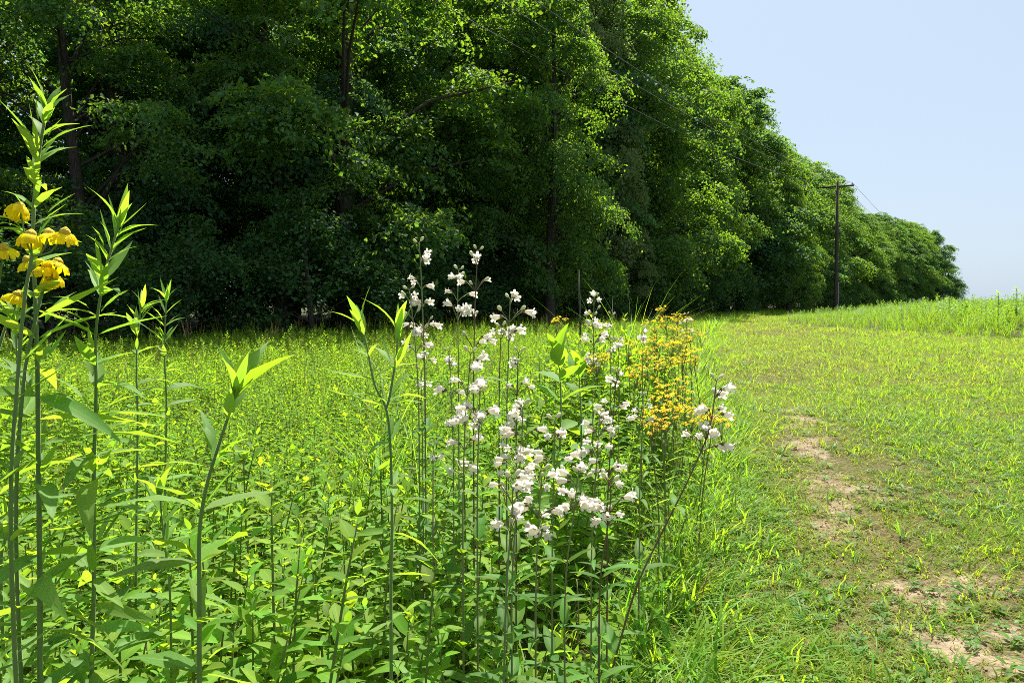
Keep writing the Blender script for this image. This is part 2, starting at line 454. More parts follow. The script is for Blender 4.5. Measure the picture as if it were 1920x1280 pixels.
# ------------------------------------------------------------------ trees
def leaf_faces(mb, P, Nn, size, aspect=0.62, mat=0, r=rng):
    """One folded pointed leaf (two triangles sharing the midrib) per point."""
    n = len(P)
    a = r.normal(size=(n, 3)); a[:, 2] -= 0.5
    d = a - Nn * (a * Nn).sum(1, keepdims=True)
    d /= np.linalg.norm(d, axis=1, keepdims=True) + 1e-9
    s = np.cross(d, Nn)
    L = size[:, None]; W = (size * aspect * .5)[:, None]
    p0 = P - d * L * .5
    p2 = P + d * L * .5 - Nn * L * .10
    p1 = P + s * W + Nn * W * .35 - d * L * .04
    p3 = P - s * W + Nn * W * .35 - d * L * .04
    V = np.stack([p0, p1, p2, p3], 1).reshape(-1, 3)
    i = np.arange(n)[:, None] * 4
    mb.add(V, None, np.concatenate([i + [0, 1, 2], i + [0, 2, 3]]), mat)

def make_tree(seed, H, Rr, base, nb, lpb, leaf, prof, mats, trunk_r, nl=26, lr=(.26, .46), lean=0.0, rb=(.38, .62), flat=.45):
    r = np.random.default_rng(seed)
    ph = r.uniform(0, 6.28, 6)
    mbt, mbc = MB(), MB()
    # trunk, a little crooked
    zt = np.linspace(0, H * .93, 12)
    cx = lean * zt + .22 * np.sin(zt * .35 + ph[0]) - .22 * np.sin(ph[0]); cy = .2 * np.sin(zt * .3 + ph[1]) - .2 * np.sin(ph[1])
    rad = trunk_r * (1 - zt / H) ** .8 + .015
    rad[0] *= 1.5
    mbt.tube(np.stack([cx, cy, zt - np.r_[.15, np.zeros(11)]], 1), rad, 9)
    PP, NN, SS = [], [], []
    up = np.array([0, 0, 1.0])
    lobes = []
    for l_ in range(nl):
        zf = min(.97, (l_ + r.uniform(0, 1)) / nl)
        th = l_ * 2.399 + r.uniform(-.7, .7)
        pr = np.interp(zf, [p[0] for p in prof], [p[1] for p in prof])
        rl = Rr * r.uniform(*lr) * (.7 + .3 * pr)
        rr = max(0.0, Rr * pr * r.uniform(.75, 1.12) - rl * .8) if r.random() < .85 else Rr * pr * .3
        z = base + rl * .5 + zf * (H - base - rl * 1.3)
        tx, ty = np.interp(z, zt, cx), np.interp(z, zt, cy)
        lobes.append((np.array([tx + rr * math.cos(th), ty + rr * math.sin(th), z]), rl, np.array([math.cos(th), math.sin(th), 0]), rr))
    for b in range(nb):
        lc, rl, out, rr = lobes[b % nl]
        g = r.normal(0, 1, 3); g /= np.linalg.norm(g)
        g = g + up * .55 + out * .5; g /= np.linalg.norm(g)
        g[2] *= .8
        c = lc + g * rl * (r.uniform(.75, 1.05) if r.random() < .8 else r.uniform(.2, .7))
        z = lc[2]
        nrm = g * (1 - flat) + up * (.3 + flat) + r.normal(0, .2, 3)
        nrm /= np.linalg.norm(nrm)
        rbb = r.uniform(*rb) * rl
        n = int(lpb * (rbb / .8) ** 1.7)
        # several twig sprays inside one bough, so that its rim is ragged
        k_ = 6
        sc = r.normal(0, .46, (k_, 3)) * rbb; sc -= nrm * (sc @ nrm)[:, None] * flat
        w_ = r.integers(0, k_, n)
        q = sc[w_] + r.normal(0, .26, (n, 3)) * rbb
        q -= nrm * ((q - sc[w_]) @ nrm)[:, None] * flat
        dd = np.linalg.norm(q, axis=1)
        q[:, 2] -= .28 * dd * dd / rbb
        PP.append(c + q)
        ln = nrm * .75 + r.normal(0, .5, (n, 3)) + q * .35
        NN.append(ln / np.linalg.norm(ln, axis=1, keepdims=True))
        SS.append(leaf * r.uniform(.65, 1.25, n))
        if b < nl * 2:
            z0 = max(base * .5 + .4, z - rr * r.uniform(.35, .9))
            a0 = np.array([np.interp(z0, zt, cx), np.interp(z0, zt, cy), z0])
            m_ = (a0 + c) / 2 + np.array([0, 0, .14 * rr]) + r.normal(0, .08, 3)
            r0 = min(.35 * np.interp(z0, zt, rad), .02 + .014 * rr)
            mbt.tube([a0, a0 * .6 + m_ * .4, m_, m_ * .4 + c * .6, c], [r0, r0 * .85, r0 * .65, r0 * .45, .008], 4)
    leaf_faces(mbc, np.concatenate(PP), np.concatenate(NN), np.concatenate(SS), r=r)
    return mbt.mesh('trunk', M['bark']), mbc.mesh('crown', mats)

FULL = [(0, .85), (.12, 1.0), (.3, 1), (.55, .95), (.75, .78), (.9, .48), (1, .1)]
HIGH = [(0, .75), (.2, 1), (.5, 1), (.75, .85), (.92, .5), (1, .1)]
BUSH = [(0, .95), (.3, 1), (.6, .85), (.85, .5), (1, .15)]
TREES = {}
TREES['full'] = [make_tree(101 + i, 17, 4.4, .7, nl * 10, lp, lf, FULL, M[m], .27, nl, flat=fl) for i, (m, nl, fl, lp, lf) in enumerate((('tree_leaf', 31, .45, 190, .175), ('tree_leaf_cool', 27, .65, 160, .205), ('tree_leaf', 35, .5, 250, .145)))]
TREES['pale'] = [make_tree(140, 17, 3.8, 1.5, 230, 190, .15, FULL, M['tree_leaf_pale'], .24, 23)]
TREES['open'] = [make_tree(160 + i, 19, 4.8, 1.6, 150, 170, .17, HIGH, M[m], .25, 19, (.28, .42), rb=(.5, .85), flat=.74) for i, m in enumerate(['tree_leaf', 'tree_leaf_cool', 'tree_leaf'])]
TREES['airy'] = [make_tree(180, 17, 4.6, .4, 240, 230, .19, FULL, M['tree_leaf_cool'], .22, 24, (.28, .45))]
TREES['shrub'] = [make_tree(190 + i, 4.2, 2.0, .1, 80, 150, .12, BUSH, M['shrub_leaf'], .06, 9, (.35, .55), rb=(.5, .8)) for i in range(2)]

VP_AZ = math.atan((1880 - 960) / F)
TD = Vector((math.sin(VP_AZ), math.cos(VP_AZ), 0)); TN = Vector((-TD.y, TD.x, 0))
def tline(t, off): return TD * t + TN * off
SIL = ([0, 1180, 1255, 1275, 1300, 1345, 1400, 1450, 1490, 1540, 1570, 1610, 1650, 1700, 1735, 1760, 1790, 1815],
       [-330, -150, -40, 10, 62, 120, 198, 262, 258, 312, 360, 384, 402, 412, 418, 470, 530, 556])

def add_tree(kind, var, loc, H, label, name='broadleaf_tree', group=None, cat='tree', wide=1.0, rz=None):
    tm, cm = TREES[kind][var]
    h0 = {'full': 17, 'pale': 17, 'open': 19, 'airy': 17, 'shrub': 4.2}[kind]
    s = H / h0
    o = thing(name, label, cat, loc, group, random.uniform(0, 6.28) if rz is None else rz)
    o.scale = (s * wide, s * wide, s)
    link('trunk', tm, o); link('crown', cm, o)
    return o

def seat(p, dz=0.0):
    return Vector((p.x, p.y, float(gz(p.x, p.y)) + dz))

G_EDGE = 'trees along the wood edge'
t = 0.5
tr = random.Random(5)
front = []
while t < 232:
    off = 18.9 + tr.uniform(-1.0, 1.0) + (1.2 if 45 < t < 72 else 0)
    p = tline(t, off)
    px, _, d = to_px(p.x, p.y)
    if px > 1730: break
    front.append((t, off, p, px, d))
    t += tr.uniform(3.6, 4.8) * (1 + t / 260)
FRONT = {2: 'layered wood-edge tree behind the two tallest leafy stalks', 3: 'layered wood-edge tree over the gap between the short stalks and the forked stalk',
         4: 'layered wood-edge tree rising behind the forked stalk', 5: 'layered wood-edge tree behind the tallest white penstemon spire', 6: 'rounded wood-edge tree behind the penstemon with two wide-spread blooms',
         7: 'rounded wood-edge tree behind the milkweed', 8: 'rounded wood-edge tree behind the dense penstemon head', 9: 'rounded wood-edge tree behind the tall upright grass clump',
         10: 'wood-edge tree tucked close beside the one behind the upright grass clump', 11: 'tall wood-edge tree behind the golden ragwort drift', 12: 'tall wood-edge tree whose crown first cuts into open sky',
         13: 'wood-edge tree above the bend where the mown path enters shade'}
for k_, w_ in enumerate(('seventh', 'sixth', 'fifth', 'fourth', 'third', 'second', 'first')):
    FRONT[14 + k_] = w_ + ' wood-edge tree on the near side of the utility pole'
FRONT[21] = 'wood-edge tree directly behind the utility pole'
for k_, w_ in enumerate(('first', 'second', 'third', 'fourth', 'fifth', 'sixth', 'seventh', 'eighth', 'ninth', 'tenth')):
    FRONT[22 + k_] = w_ + ' wood-edge tree past the utility pole'
for i, (t, off, p, px, d) in enumerate(front):
    yt = np.interp(px, *SIL)
    H = CAMH + (640 - yt) * d / F * math.cos(PITCH) - d * math.sin(PITCH)
    H = float(np.clip(H, 6, 21)) * (1.0 if px > 1250 else tr.uniform(.92, 1.05))
    if px > 1280: H *= tr.uniform(.90, 1.02)
    if 1500 < px < 1640: H *= .95
    kind, var, label, grp = 'full', i % 3, 'dark leafy tree in the dense wall of the wood edge', G_EDGE
    if px < 900:
        kind, var = 'open', i % 3
    label = FRONT.get(i, label)
    add_tree(kind, var, seat(p), H, label, group=grp, wide=tr.uniform(.95, 1.15) * (1.2 if px > 1300 else 1))
# a few that stand out
def special(px, depth, H, kind, var, label, wide=1.0, name='broadleaf_tree', rz=1.0):
    p = at(px, 600, depth); p.z = float(gz(p.x, p.y))
    return add_tree(kind, var, p, H, label, name=name, wide=wide, rz=rz)
special(1120, 36, 17.5, 'pale', 0, 'pale grey-green tree with fine foliage showing among darker trees', .85)
special(1172, 36, 8.2, 'pale', 0, 'low pale-leaved tree at the foot of the wood', .9, rz=2.6)
special(655, 22.5, 19.5, 'open', 0, 'tall tree with one thick dark trunk visible up through the crown', 1.0, rz=.3)
special(240, 22, 18, 'open', 1, 'slimmer trunk tree behind the tallest yellow-green stalk', .9, rz=2.2)
special(1030, 27.5, 13, 'full', 0, 'bright-tipped tree bulging out of the wood above the white flowers', .9, rz=2.0)
special(1478, 61, 11, 'full', 2, 'small bright green tree standing before the wood near the utility pole', .95, rz=4.0)
special(1742, 180, 18.0, 'airy', 0, 'tall ragged tree with sky showing through at the end of the wood', 1.45, rz=.4)
for j, (off0, tmax, st) in enumerate([(24.0, 165, 5.4), (30.5, 80, 6.5), (38, 50, 7.5)]):
    t = -8 + j
    while t < tmax:
        p = tline(t, off0 + tr.uniform(-1.5, 1.5))
        px, _, d = to_px(p.x, p.y)
        yt = np.interp(px, *SIL) + 12
        H = float(np.clip(CAMH + (640 - yt) * d / F - d * math.sin(PITCH), 6, 19 + j)) * tr.uniform(.85, .98)
        kind = 'open' if (px < 1000 and tr.random() < .8) else 'full'
        add_tree(kind, tr.randrange(len(TREES[kind])), seat(p), H, 'tree deeper inside the wood, mostly hidden by the front trees', group='trees deeper in the wood', wide=tr.uniform(.95, 1.15))
        t += st * tr.uniform(.85, 1.2)
t = 2.0
while t < 150:
    p = tline(t, 15.6 + tr.uniform(-.8, 1.2) + (1.5 if 50 < t < 70 else 0))
    add_tree('shrub', tr.randrange(2), seat(p), tr.uniform(2.0, 4.3), 'dark shrub crowding the foot of the wood edge', 'understory_shrub', 'shrubs at the foot of the wood', 'shrub', tr.uniform(1.0, 1.4))
    t += tr.uniform(2.0, 3.4) * (1 + t / 120)
for j in range(2):
    t = -4.0
    while t < 60:
        p = tline(t, 22 + 6 * j + tr.uniform(-1.5, 1.5))
        add_tree('shrub', tr.randrange(2), seat(p), tr.uniform(3.0, 5.5), 'shaded shrub inside the wood behind the front trunks', 'understory_shrub', 'shrubs inside the wood', 'shrub', tr.uniform(1.1, 1.5))
        t += tr.uniform(2.6, 3.8)
for bx_, bd_, bh_, bl_ in ((1762, 190, 11.5, 'bush close against the last ragged tree'), (1781, 200, 8.2, 'rounded bush in the middle of the low row past the last tree'), (1798, 210, 5.2, 'lowest bush at the outer end of the row past the last tree')):
    p = at(bx_, 560, bd_); p.z = .1
    add_tree('shrub', 0, p, bh_, bl_, 'roadside_bush', None, 'bush', 1.0)

# ------------------------------------------------------------------ utility pole and wires
def make_pole(px, depth, Hp, label):
    b = at(px, 600, depth); b.z = float(gz(b.x, b.y))
    o = thing('utility_pole', label, 'utility pole', b)
    mb = MB(); mb.tube([(0, 0, -.5), (-.03, 0, Hp * .5), (-.10, 0, Hp)], [.17, .145, .11], 12)
    link('post', mb.mesh('post', M['pole_wood']), o)
    perp = Vector((TN.x, TN.y, 0))
    ang = math.atan2(perp.y, perp.x)
    mb = MB(); mb.box((-.1, 0, Hp - .35), (2.7, .10, .13), Euler((0, 0, ang)))
    link('crossarm', mb.mesh('crossarm', M['pole_wood']), o)
    for s in (-1, 1):
        mb = MB()
        a = perp * (.75 * s) + Vector((-.1, 0, Hp - .43)); c = Vector((-.09, 0, Hp - 1.0)) + perp * (.1 * s)
        mb.tube([a, c], .018, 6)
        link('brace', mb.mesh('brace', M['pole_wood']), o)
    tops = []
    for k, s in enumerate((-1.2, 0.0, 1.2)):
        base = perp * s + Vector((-.1, 0, Hp - .285 if s else Hp - .02))
        mb = MB()
        mb.tube([base, base + Vector((0, 0, .05)), base + Vector((0, 0, .051)), base + Vector((0, 0, .11)), base + Vector((0, 0, .112)), base + Vector((0, 0, .18))],
                [.02, .02, .06, .055, .035, .04], 10)
        link('insulator', mb.mesh('insulator', M['porcelain']), o)
        tops.append(b + base + Vector((0, 0, .19)))
    return o, tops, perp

pole, tops, perp = make_pole(1566, 66, 11.3, 'dark wooden utility pole with a crossarm against the distant trees')
mb = MB(); mb.tube([(.17, -.1, 0), (.16, -.1, 2.6)], .05, 8)
link('conduit', mb.mesh('conduit', M['wire']), pole)
pole2, tops2, _ = make_pole(1744, 183, 10.5, 'far wooden utility pole half lost in the last trees')
names = ['overhead wire strung from the field-side end of the crossarm', 'overhead wire strung from the top of the pole', 'overhead wire strung from the wood-side end of the crossarm']
for k in range(3):
    a = tops[k]; e = a - TD * 82; e.z = a.z
    pts = []
    for i in range(41):
        u = i / 40
        q = a.lerp(e, u); q.z -= 4 * u * (1 - u) * 1.9
        pts.append(q)
    pts2 = []
    for i in range(1, 21):
        u = i / 20
        q = a.lerp(tops2[k], u); q.z -= 4 * u * (1 - u) * .9
        pts2.append(q)
    mb = MB(); mb.tube(pts[::-1] + pts2, .014, 5)
    tag(link('overhead_wire', mb.mesh('overhead_wire', M['wire'])), names[k], 'wire', 'wires on the utility poles')

# ------------------------------------------------------------------ leaf shapes for near plants
def leaf_template(W, nseg=5, bend=.25, fold=.18, peak=.38, wav=0.0, base_w=.12, shift=0.0):
    """Unit-long leaf along +Y: two strips of quads either side of a lowered midrib."""
    v, uv = [], []
    for i in range(nseg + 1):
        u = i / nseg
        w_ = W * (max(0.0, math.sin(math.pi * u ** (math.log(.5) / math.log(peak)))) ** .9)
        w_ = max(w_, W * base_w * (1 - u) * (1 if i else .6))
        if i == nseg: w_ = 0.004
        z = -bend * u * u + shift * math.sin(u * 3.1)
        y = u * (1 - .18 * bend * u)
        for s in (-1, 0, 1):
            v.append((s * w_ * .5, y, z + (fold * w_ * .5 if s else 0) + wav * math.sin(u * 14 + s) * w_ * .3 * abs(s)))
            uv.append((.5 + s * .5, u))
    f = []
    for i in range(nseg):
        for s in (0, 1):
            a = i * 3 + s
            f.append((a, a + 1, a + 4, a + 3))
    return np.array(v), np.array(f), np.array(uv)

def leaf_mesh(name, mat, *a, **k):
    v, f, uv = leaf_template(*a, **k)
    mb = MB(); mb.add(v, f, uv=uv)
    return mb.mesh(name, mat)

TALL_LEAF = [leaf_mesh('leaf', M['tall_leaf'], W, 6, b, fo, .36, wv) for W, b, fo, wv in
             ((.20, .10, .35, .1), (.17, .30, .30, .25), (.22, .48, .25, .2), (.16, -.08, .4, .1), (.19, .22, .2, .3))]
MEADOW_LEAF = [leaf_mesh('leaf', M['meadow_leaf_near'], W, 4, b, fo, .38) for W, b, fo in ((.44, .18, .25), (.38, .32, .2), (.48, .08, .3), (.40, .45, .15))]
BROAD_LEAF = [leaf_mesh('leaf', M['broad_leaf'], W, 6, b, fo, .5, .1) for W, b, fo in ((.44, .2, .3), (.40, .35, .25), (.48, .05, .35))]
PEN_LEAF = [leaf_mesh('leaf', M['pen_leaf'], W, 6, b, fo, .32, .12) for W, b, fo in ((.24, .35, .35), (.27, .2, .3), (.22, .55, .3))]

def rand_perp(d, az, tilt):
    """Direction at angle tilt from d, turned az about it."""
    d = Vector(d).normalized()
    ref = Vector((1, 0, 0)) if abs(d.x) < .9 else Vector((0, 1, 0))
    a = (ref - d * ref.dot(d)).normalized(); b = d.cross(a)
    return d * math.cos(tilt) + (a * math.cos(az) + b * math.sin(az)) * math.sin(tilt)

def resample(pts, step):
    pts = [Vector(p) for p in pts]
    # smooth through Catmull-Rom first
    P = [pts[0] * 2 - pts[1]] + pts + [pts[-1] * 2 - pts[-2]]
    fine = []
    for i in range(1, len(P) - 2):
        for k in range(12):
            u = k / 12
            p0, p1, p2, p3 = P[i - 1], P[i], P[i + 1], P[i + 2]
            fine.append(.5 * (2 * p1 + (p2 - p0) * u + (2 * p0 - 5 * p1 + 4 * p2 - p3) * u * u + (3 * p1 - p0 - 3 * p2 + p3) * u ** 3))
    fine.append(pts[-1])
    out, acc = [fine[0]], 0
    for a, b in zip(fine, fine[1:]):
        acc += (b - a).length
        if acc >= step: out.append(b); acc = 0
    if (out[-1] - fine[-1]).length > 1e-4: out.append(fine[-1])
    return out

def ground_stem(pxs, depth, extra=(0, 0)):
    """Stem polyline (root first) through pixels listed from tip down, run on to the ground."""
    pts = [at(px, py, depth if len(q) == 0 else q[0]) for (px, py, *q) in pxs]
    pts = pts[::-1]
    d = (pts[0] - pts[1]); d.normalize()
    z = pts[0].z
    root = Vector((pts[0].x + extra[0], pts[0].y + extra[1], 0)); root.z = float(gz(root.x, root.y)) - .01
    if pts[0].z > root.z + .06:
        pts = [root, (root * .5 + pts[0] * .5)] + pts
    return pts

def tall_plant(label, pxs, depth, r0=.0055, seed=1, Lmax=.105, gap=.042, axil=.7, leafset=None, name='tall_stalk_plant', group='tall leafy stalks', branches=(), tipL=.05, cat='plant', stemmat='tall_stem', pairs=False, lowest=0.0, droop=1.0):
    leafset = leafset or TALL_LEAF
    r = random.Random(seed)
    pts = ground_stem(pxs, depth)
    base = pts[0].copy(); base.z += .01
    o = thing(name, label, cat, base, group)
    def axis(pts, r0, r1):
        line = resample(pts, .008)
        n = len(line)
        mb = MB(); mb.tube([q - base for q in line], np.linspace(r0 * .82, r1 * .85, n), 8)
        link('stem', mb.mesh('stem', M[stemmat]), o)
        total = sum((b - a).length for a, b in zip(line, line[1:]))
        s, acc, az = 0.0, 0.0, r.uniform(0, 6.28)
        nxt = total * .06
        for a, b in zip(line, line[1:]):
            s += (b - a).length
            if s < nxt: continue
            tip = total - s                       # distance below the tip
            if b.z - gz(b.x, b.y) < lowest: nxt = s + gap; continue
            d = (b - a).normalized()
            g = gap * (0.35 + .65 * min(1, tip / .22))
            nxt = s + g * r.uniform(.8, 1.2)
            k = min(1, tip / .16)
            L = (tipL + (Lmax - tipL) * k) * r.uniform(.6, 1.2)
            tilt = R(14 + 44 * min(1, tip / .10) + 26 * min(1, max(0, tip - .10) / .3) + 22 * droop * min(1, max(0, tip - .45) / .5)) + r.uniform(-.16, .16)
            az += 2.399
            for q in ((0, math.pi) if pairs else (0,)):
                ld = rand_perp(d, az + q + r.uniform(-.45, .45), tilt + r.uniform(-.15, .15))
                roll = 1.1 * min(1, max(0, tip - .12) / .25)     # lower leaves hang and twist
                put('leaf', r.choice(leafset), o, basis(ld, d + Vector((r.uniform(-1, 1), r.uniform(-1, 1), .3)) * roll + Vector((0, 0, .3 * (1 - roll))), L * (1 + .18 * roll), b - base + ld * (r0 * .4), r.uniform(.85, 1.2)))
                if .03 < tip < 1.1 and r.random() < axil:
                    for _ in range(r.choice((1, 2, 2, 3)) if not pairs else r.choice((1, 1, 2))):
                        l2 = rand_perp(d, az + q + r.uniform(-.55, .55), tilt * r.uniform(.35, .9))
                        put('leaf', r.choice(leafset), o, basis(l2, d + Vector((0, 0, .4)), L * r.uniform(.4, .75), b - base + l2 * (.008 + r.uniform(0, .02)), r.uniform(.8, 1.1)))
        for q in range(4):                        # tuft at the tip
            ld = rand_perp(d, az + q * 1.7, R(r.uniform(8, 34)))
            put('leaf', r.choice(leafset), o, basis(ld, -d if False else rand_perp(d, az + q * 1.7 + math.pi, R(80)), tipL * r.uniform(.8, 1.5), line[-1] - base - d * .004, .9))
    axis(pts, r0, r0 * .38)
    for bp in branches:
        axis([at(px, py, depth if len(q) == 0 else q[0]) for (px, py, *q) in bp[::-1]], r0 * .6, r0 * .3)
    return o

tall_plant('tallest leafy stalk rising beside the yellow flowers', [(88, 205), (76, 270), (66, 350), (62, 440), (66, 560), (70, 680), (72, 850), (75, 1100), (76, 1300)], 1.05, .0058, 3, pairs=True, Lmax=.10, gap=.027, axil=.95)
tall_plant('second tallest leafy stalk with its tip tilted towards the wood', [(222, 425), (208, 470), (195, 520), (180, 620), (180, 740), (176, 900), (176, 1100), (172, 1300)], 1.12, .0052, 8, pairs=True, Lmax=.10, gap=.028, axil=.95)
tall_plant('short leafy stalk with tiny upright leaves near the shaded wood floor', [(312, 560), (310, 600), (308, 660), (312, 760), (310, 900), (310, 1010)], 2.0, .0050, 12, Lmax=.095, pairs=True, axil=.6)
tall_plant('slim leafy stalk half behind the second tallest stalk', [(266, 575), (258, 620), (256, 700), (258, 800), (256, 960), (255, 1150)], 1.75, .0048, 17, Lmax=.10, pairs=True, axil=.6)
tall_plant('leafy stalk partly cut off by the picture edge under the yellow flowers', [(30, 600), (32, 680), (38, 780), (34, 880), (12, 1000), (2, 1080)], 1.25, .0045, 21, Lmax=.11, pairs=True)
tall_plant('young bent stalk with broad rounded leaves before the meadow', [(440, 745), (425, 790), (405, 850), (385, 920), (374, 1000), (374, 1120), (374, 1300)], 1.05, .0060, 26, Lmax=.12, gap=.07, axil=.8, tipL=.075, pairs=True, leafset=[BROAD_LEAF[0], TALL_LEAF[0], TALL_LEAF[2], TALL_LEAF[1], TALL_LEAF[4]], name='bent_stalk_plant', droop=.3)
tall_plant('forked stalk with two narrow leaf tufts beside the white flowers', [(678, 610), (690, 660), (702, 720), (722, 760), (731, 820), (735, 960), (733, 1120), (734, 1300)], 1.3, .0048, 31, Lmax=.09, gap=.07, axil=.5, tipL=.058, pairs=True,
           branches=([(745, 620), (744, 660), (738, 700), (730, 745), (724, 765)],), name='forked_stalk_plant')
tall_plant('leafy stalk with pale new shoots low in the meadow beside the bent stalk', [(300, 930), (306, 1000), (318, 1100), (322, 1290)], 1.25, .004, 35, Lmax=.10, gap=.05, pairs=True, group='tall leafy stalks')
tall_plant('thin leafy stalk at the meadow corner under the tallest stalk', [(16, 1010), (20, 1100), (28, 1290)], 1.2, .004, 39, Lmax=.095, gap=.045, pairs=True)
tall_plant('dark broad-leaved milkweed standing behind the white flowers', [(1046, 668), (1050, 700), (1052, 760), (1050, 830)], 2.6, .0065, 44, Lmax=.17, gap=.075, axil=0, tipL=.10, leafset=BROAD_LEAF, name='milkweed_plant', group=None, pairs=True, droop=.0)
tall_plant('smaller broad-leaved milkweed deeper in the white flower patch', [(1085, 690), (1088, 740), (1090, 800)], 2.9, .006, 47, Lmax=.16, gap=.08, axil=0, tipL=.08, leafset=BROAD_LEAF, name='milkweed_plant', group=None, pairs=True, droop=.0)

# ------------------------------------------------------------------ yellow sneezeweed heads among the tall stalks
def petal_ring(n, L, W, droop, mat, seed):
    r = random.Random(seed)
    mb = MB()
    for i in range(n):
        a = i / n * 6.283 + r.uniform(-.12, .12)
        l, w_ = L * r.uniform(.85, 1.1), W * r.uniform(.85, 1.15)
        ca, sa = math.cos(a), math.sin(a)
        v = []
        for u, ww in ((0, .25), (.35, .75), (.75, 1.0), (1.0, .85)):
            rad = .0045 + l * u * math.cos(droop * u); z = -l * u * math.sin(droop * u) - l * .08 * u
            for s in (-1, 0, 1):
                zz = z + (-.12 * w_ if s == 0 else 0) + r.uniform(-.06, .06) * w_
                rr = rad - (0.16 * l if (u == 1 and s != 0 and r.random() < .6) else 0)
                v.append((ca * rr - sa * s * w_ * ww * .5, sa * rr + ca * s * w_ * ww * .5, zz))
        f = [(k * 3 + s, k * 3 + s + 1, k * 3 + s + 4, k * 3 + s + 3) for k in range(3) for s in (0, 1)]
        mb.add(v, f)
    return mb.mesh('petals', mat)
HEAD = [petal_ring(17, .0175, .0062, dr, M['petal_yellow'], 60 + i) for i, dr in enumerate((.55, 1.0, .8))]
mb = MB()
zz = np.linspace(-.006, .0075, 6); mb.tube([(0, 0, q) for q in zz], [.003, .0055, .0070, .0068, .0048, .0015], 10)
DISC = mb.mesh('disc', M['disc'])

SNEEZE = [('sneezeweed with drooping yellow heads leaning in beside the tallest stalk', [(37, 388, -.3), (58, 440, .2), (92, 438, .1), (122, 436, .3)], [(20, 980), (34, 700), (46, 560), (60, 480)]),
          ('sneezeweed whose lone yellow head is cut by the picture edge', [(6, 466, -.2)], [(-60, 980), (-40, 700), (-10, 560)]),
          ('sneezeweed with a knot of yellow heads just under the top row', [(52, 488, -.2), (88, 500, .1), (108, 492, .4), (96, 516, .2)], [(30, 990), (44, 720), (66, 600), (80, 545)]),
          ('sneezeweed with one low deep-yellow head facing the meadow', [(33, 553, .1)], [(-40, 900), (-20, 720), (8, 620)])]
for i, (lab, heads, stem) in enumerate(SNEEZE):
    dp = .98 + .03 * i
    pts = ground_stem(stem[::-1], dp)
    base = pts[0].copy(); base.z += .01
    o = thing('sneezeweed_plant', lab, 'wildflower', base, 'yellow sneezeweed plants')
    mb = MB()
    line = resample(pts, .03)
    mb.tube([q - base for q in line], np.linspace(.0035, .0022, len(line)), 7)
    top = line[-1]
    rr = random.Random(i)
    for (hx, hy, tl) in heads:
        hp = at(hx, hy, dp + rr.uniform(-.02, .02))
        mid = top.lerp(hp, .55) + Vector((0, 0, -.012))
        mb.tube([q - base for q in resample([top, mid, hp], .01)], .0013, 6)
        h = put('flower_head', HEAD[rr.randrange(3)], o, Matrix.Translation(hp - base) @ Euler((rr.uniform(-.5, .2), tl, rr.uniform(0, 6))).to_matrix().to_4x4())
        put('disc', DISC, h, Matrix.Identity(4))
    link('stem', mb.mesh('stem', M['tall_stem']), o)
    for k in range(9):
        q = line[int(len(line) * (.35 + .06 * k))]
        ld = rand_perp((0, 0, 1), k * 2.4, R(rr.uniform(45, 75)))
        put('leaf', TALL_LEAF[k % 5], o, basis(ld, (0, 0, 1), rr.uniform(.05, .09), q - base, .8))

# ------------------------------------------------------------------ white penstemon
def pen_flower(seed):
    r = random.Random(seed)
    mb = MB()
    k = 8
    prof = [(0, .0022), (.006, .0030), (.012, .0062), (.020, .0085), (.0255, .0080)]
    V = []
    for y, rad in prof:
        for j in range(k):
            a = j / k * 6.283
            V.append((rad * math.cos(a), y, rad * math.sin(a) * .85 - .12 * y * (y / .0255)))
    f = [(i * k + j, i * k + (j + 1) % k, (i + 1) * k + (j + 1) % k, (i + 1) * k + j) for i in range(len(prof) - 1) for j in range(k)]
    mb.add(V, f)
    for j in range(5):                            # five spreading lobes
        a = j / 5 * 6.283 + .3
        ca, sa = math.cos(a), math.sin(a)
        L = .0078 * r.uniform(.8, 1.2); W = .0088 * r.uniform(.85, 1.15)
        v = []
        for u, ww in ((0, .75), (.45, 1.0), (.85, .75), (1.0, .3)):
            rad = .0077 + L * u * (.45 + .35 * u); y = .0252 + L * u * (.85 - .45 * u) + r.uniform(-.0008, .0008)
            for s in (-1, 0, 1):
                x_, z_ = ca * rad - sa * s * W * ww * .5, sa * rad + ca * s * W * ww * .5
                v.append((x_, y - (.0012 if s else 0), z_ * .9 - .003))
        mb.add(v, [(q * 3 + s, q * 3 + s + 1, q * 3 + s + 4, q * 3 + s + 3) for q in range(3) for s in (0, 1)])
    return mb.mesh('flower', M['petal_white'])
PEN_FL = [pen_flower(70 + i) for i in range(4)]
mb = MB(); mb.tube([(0, -.002, 0), (0, .001, 0), (0, .005, 0), (0, .0075, 0)], [.001, .0034, .0036, .0029], 7, cap=False); CALYX = mb.mesh('calyx', M['calyx'])
mb = MB(); mb.tube([(0, 0, 0), (0, .003, 0), (0, .008, 0), (0, .013, 0), (0, .016, 0)], [.0018, .0036, .0048, .0042, .0012], 8); BUD = mb.mesh('bud', M['bud'])

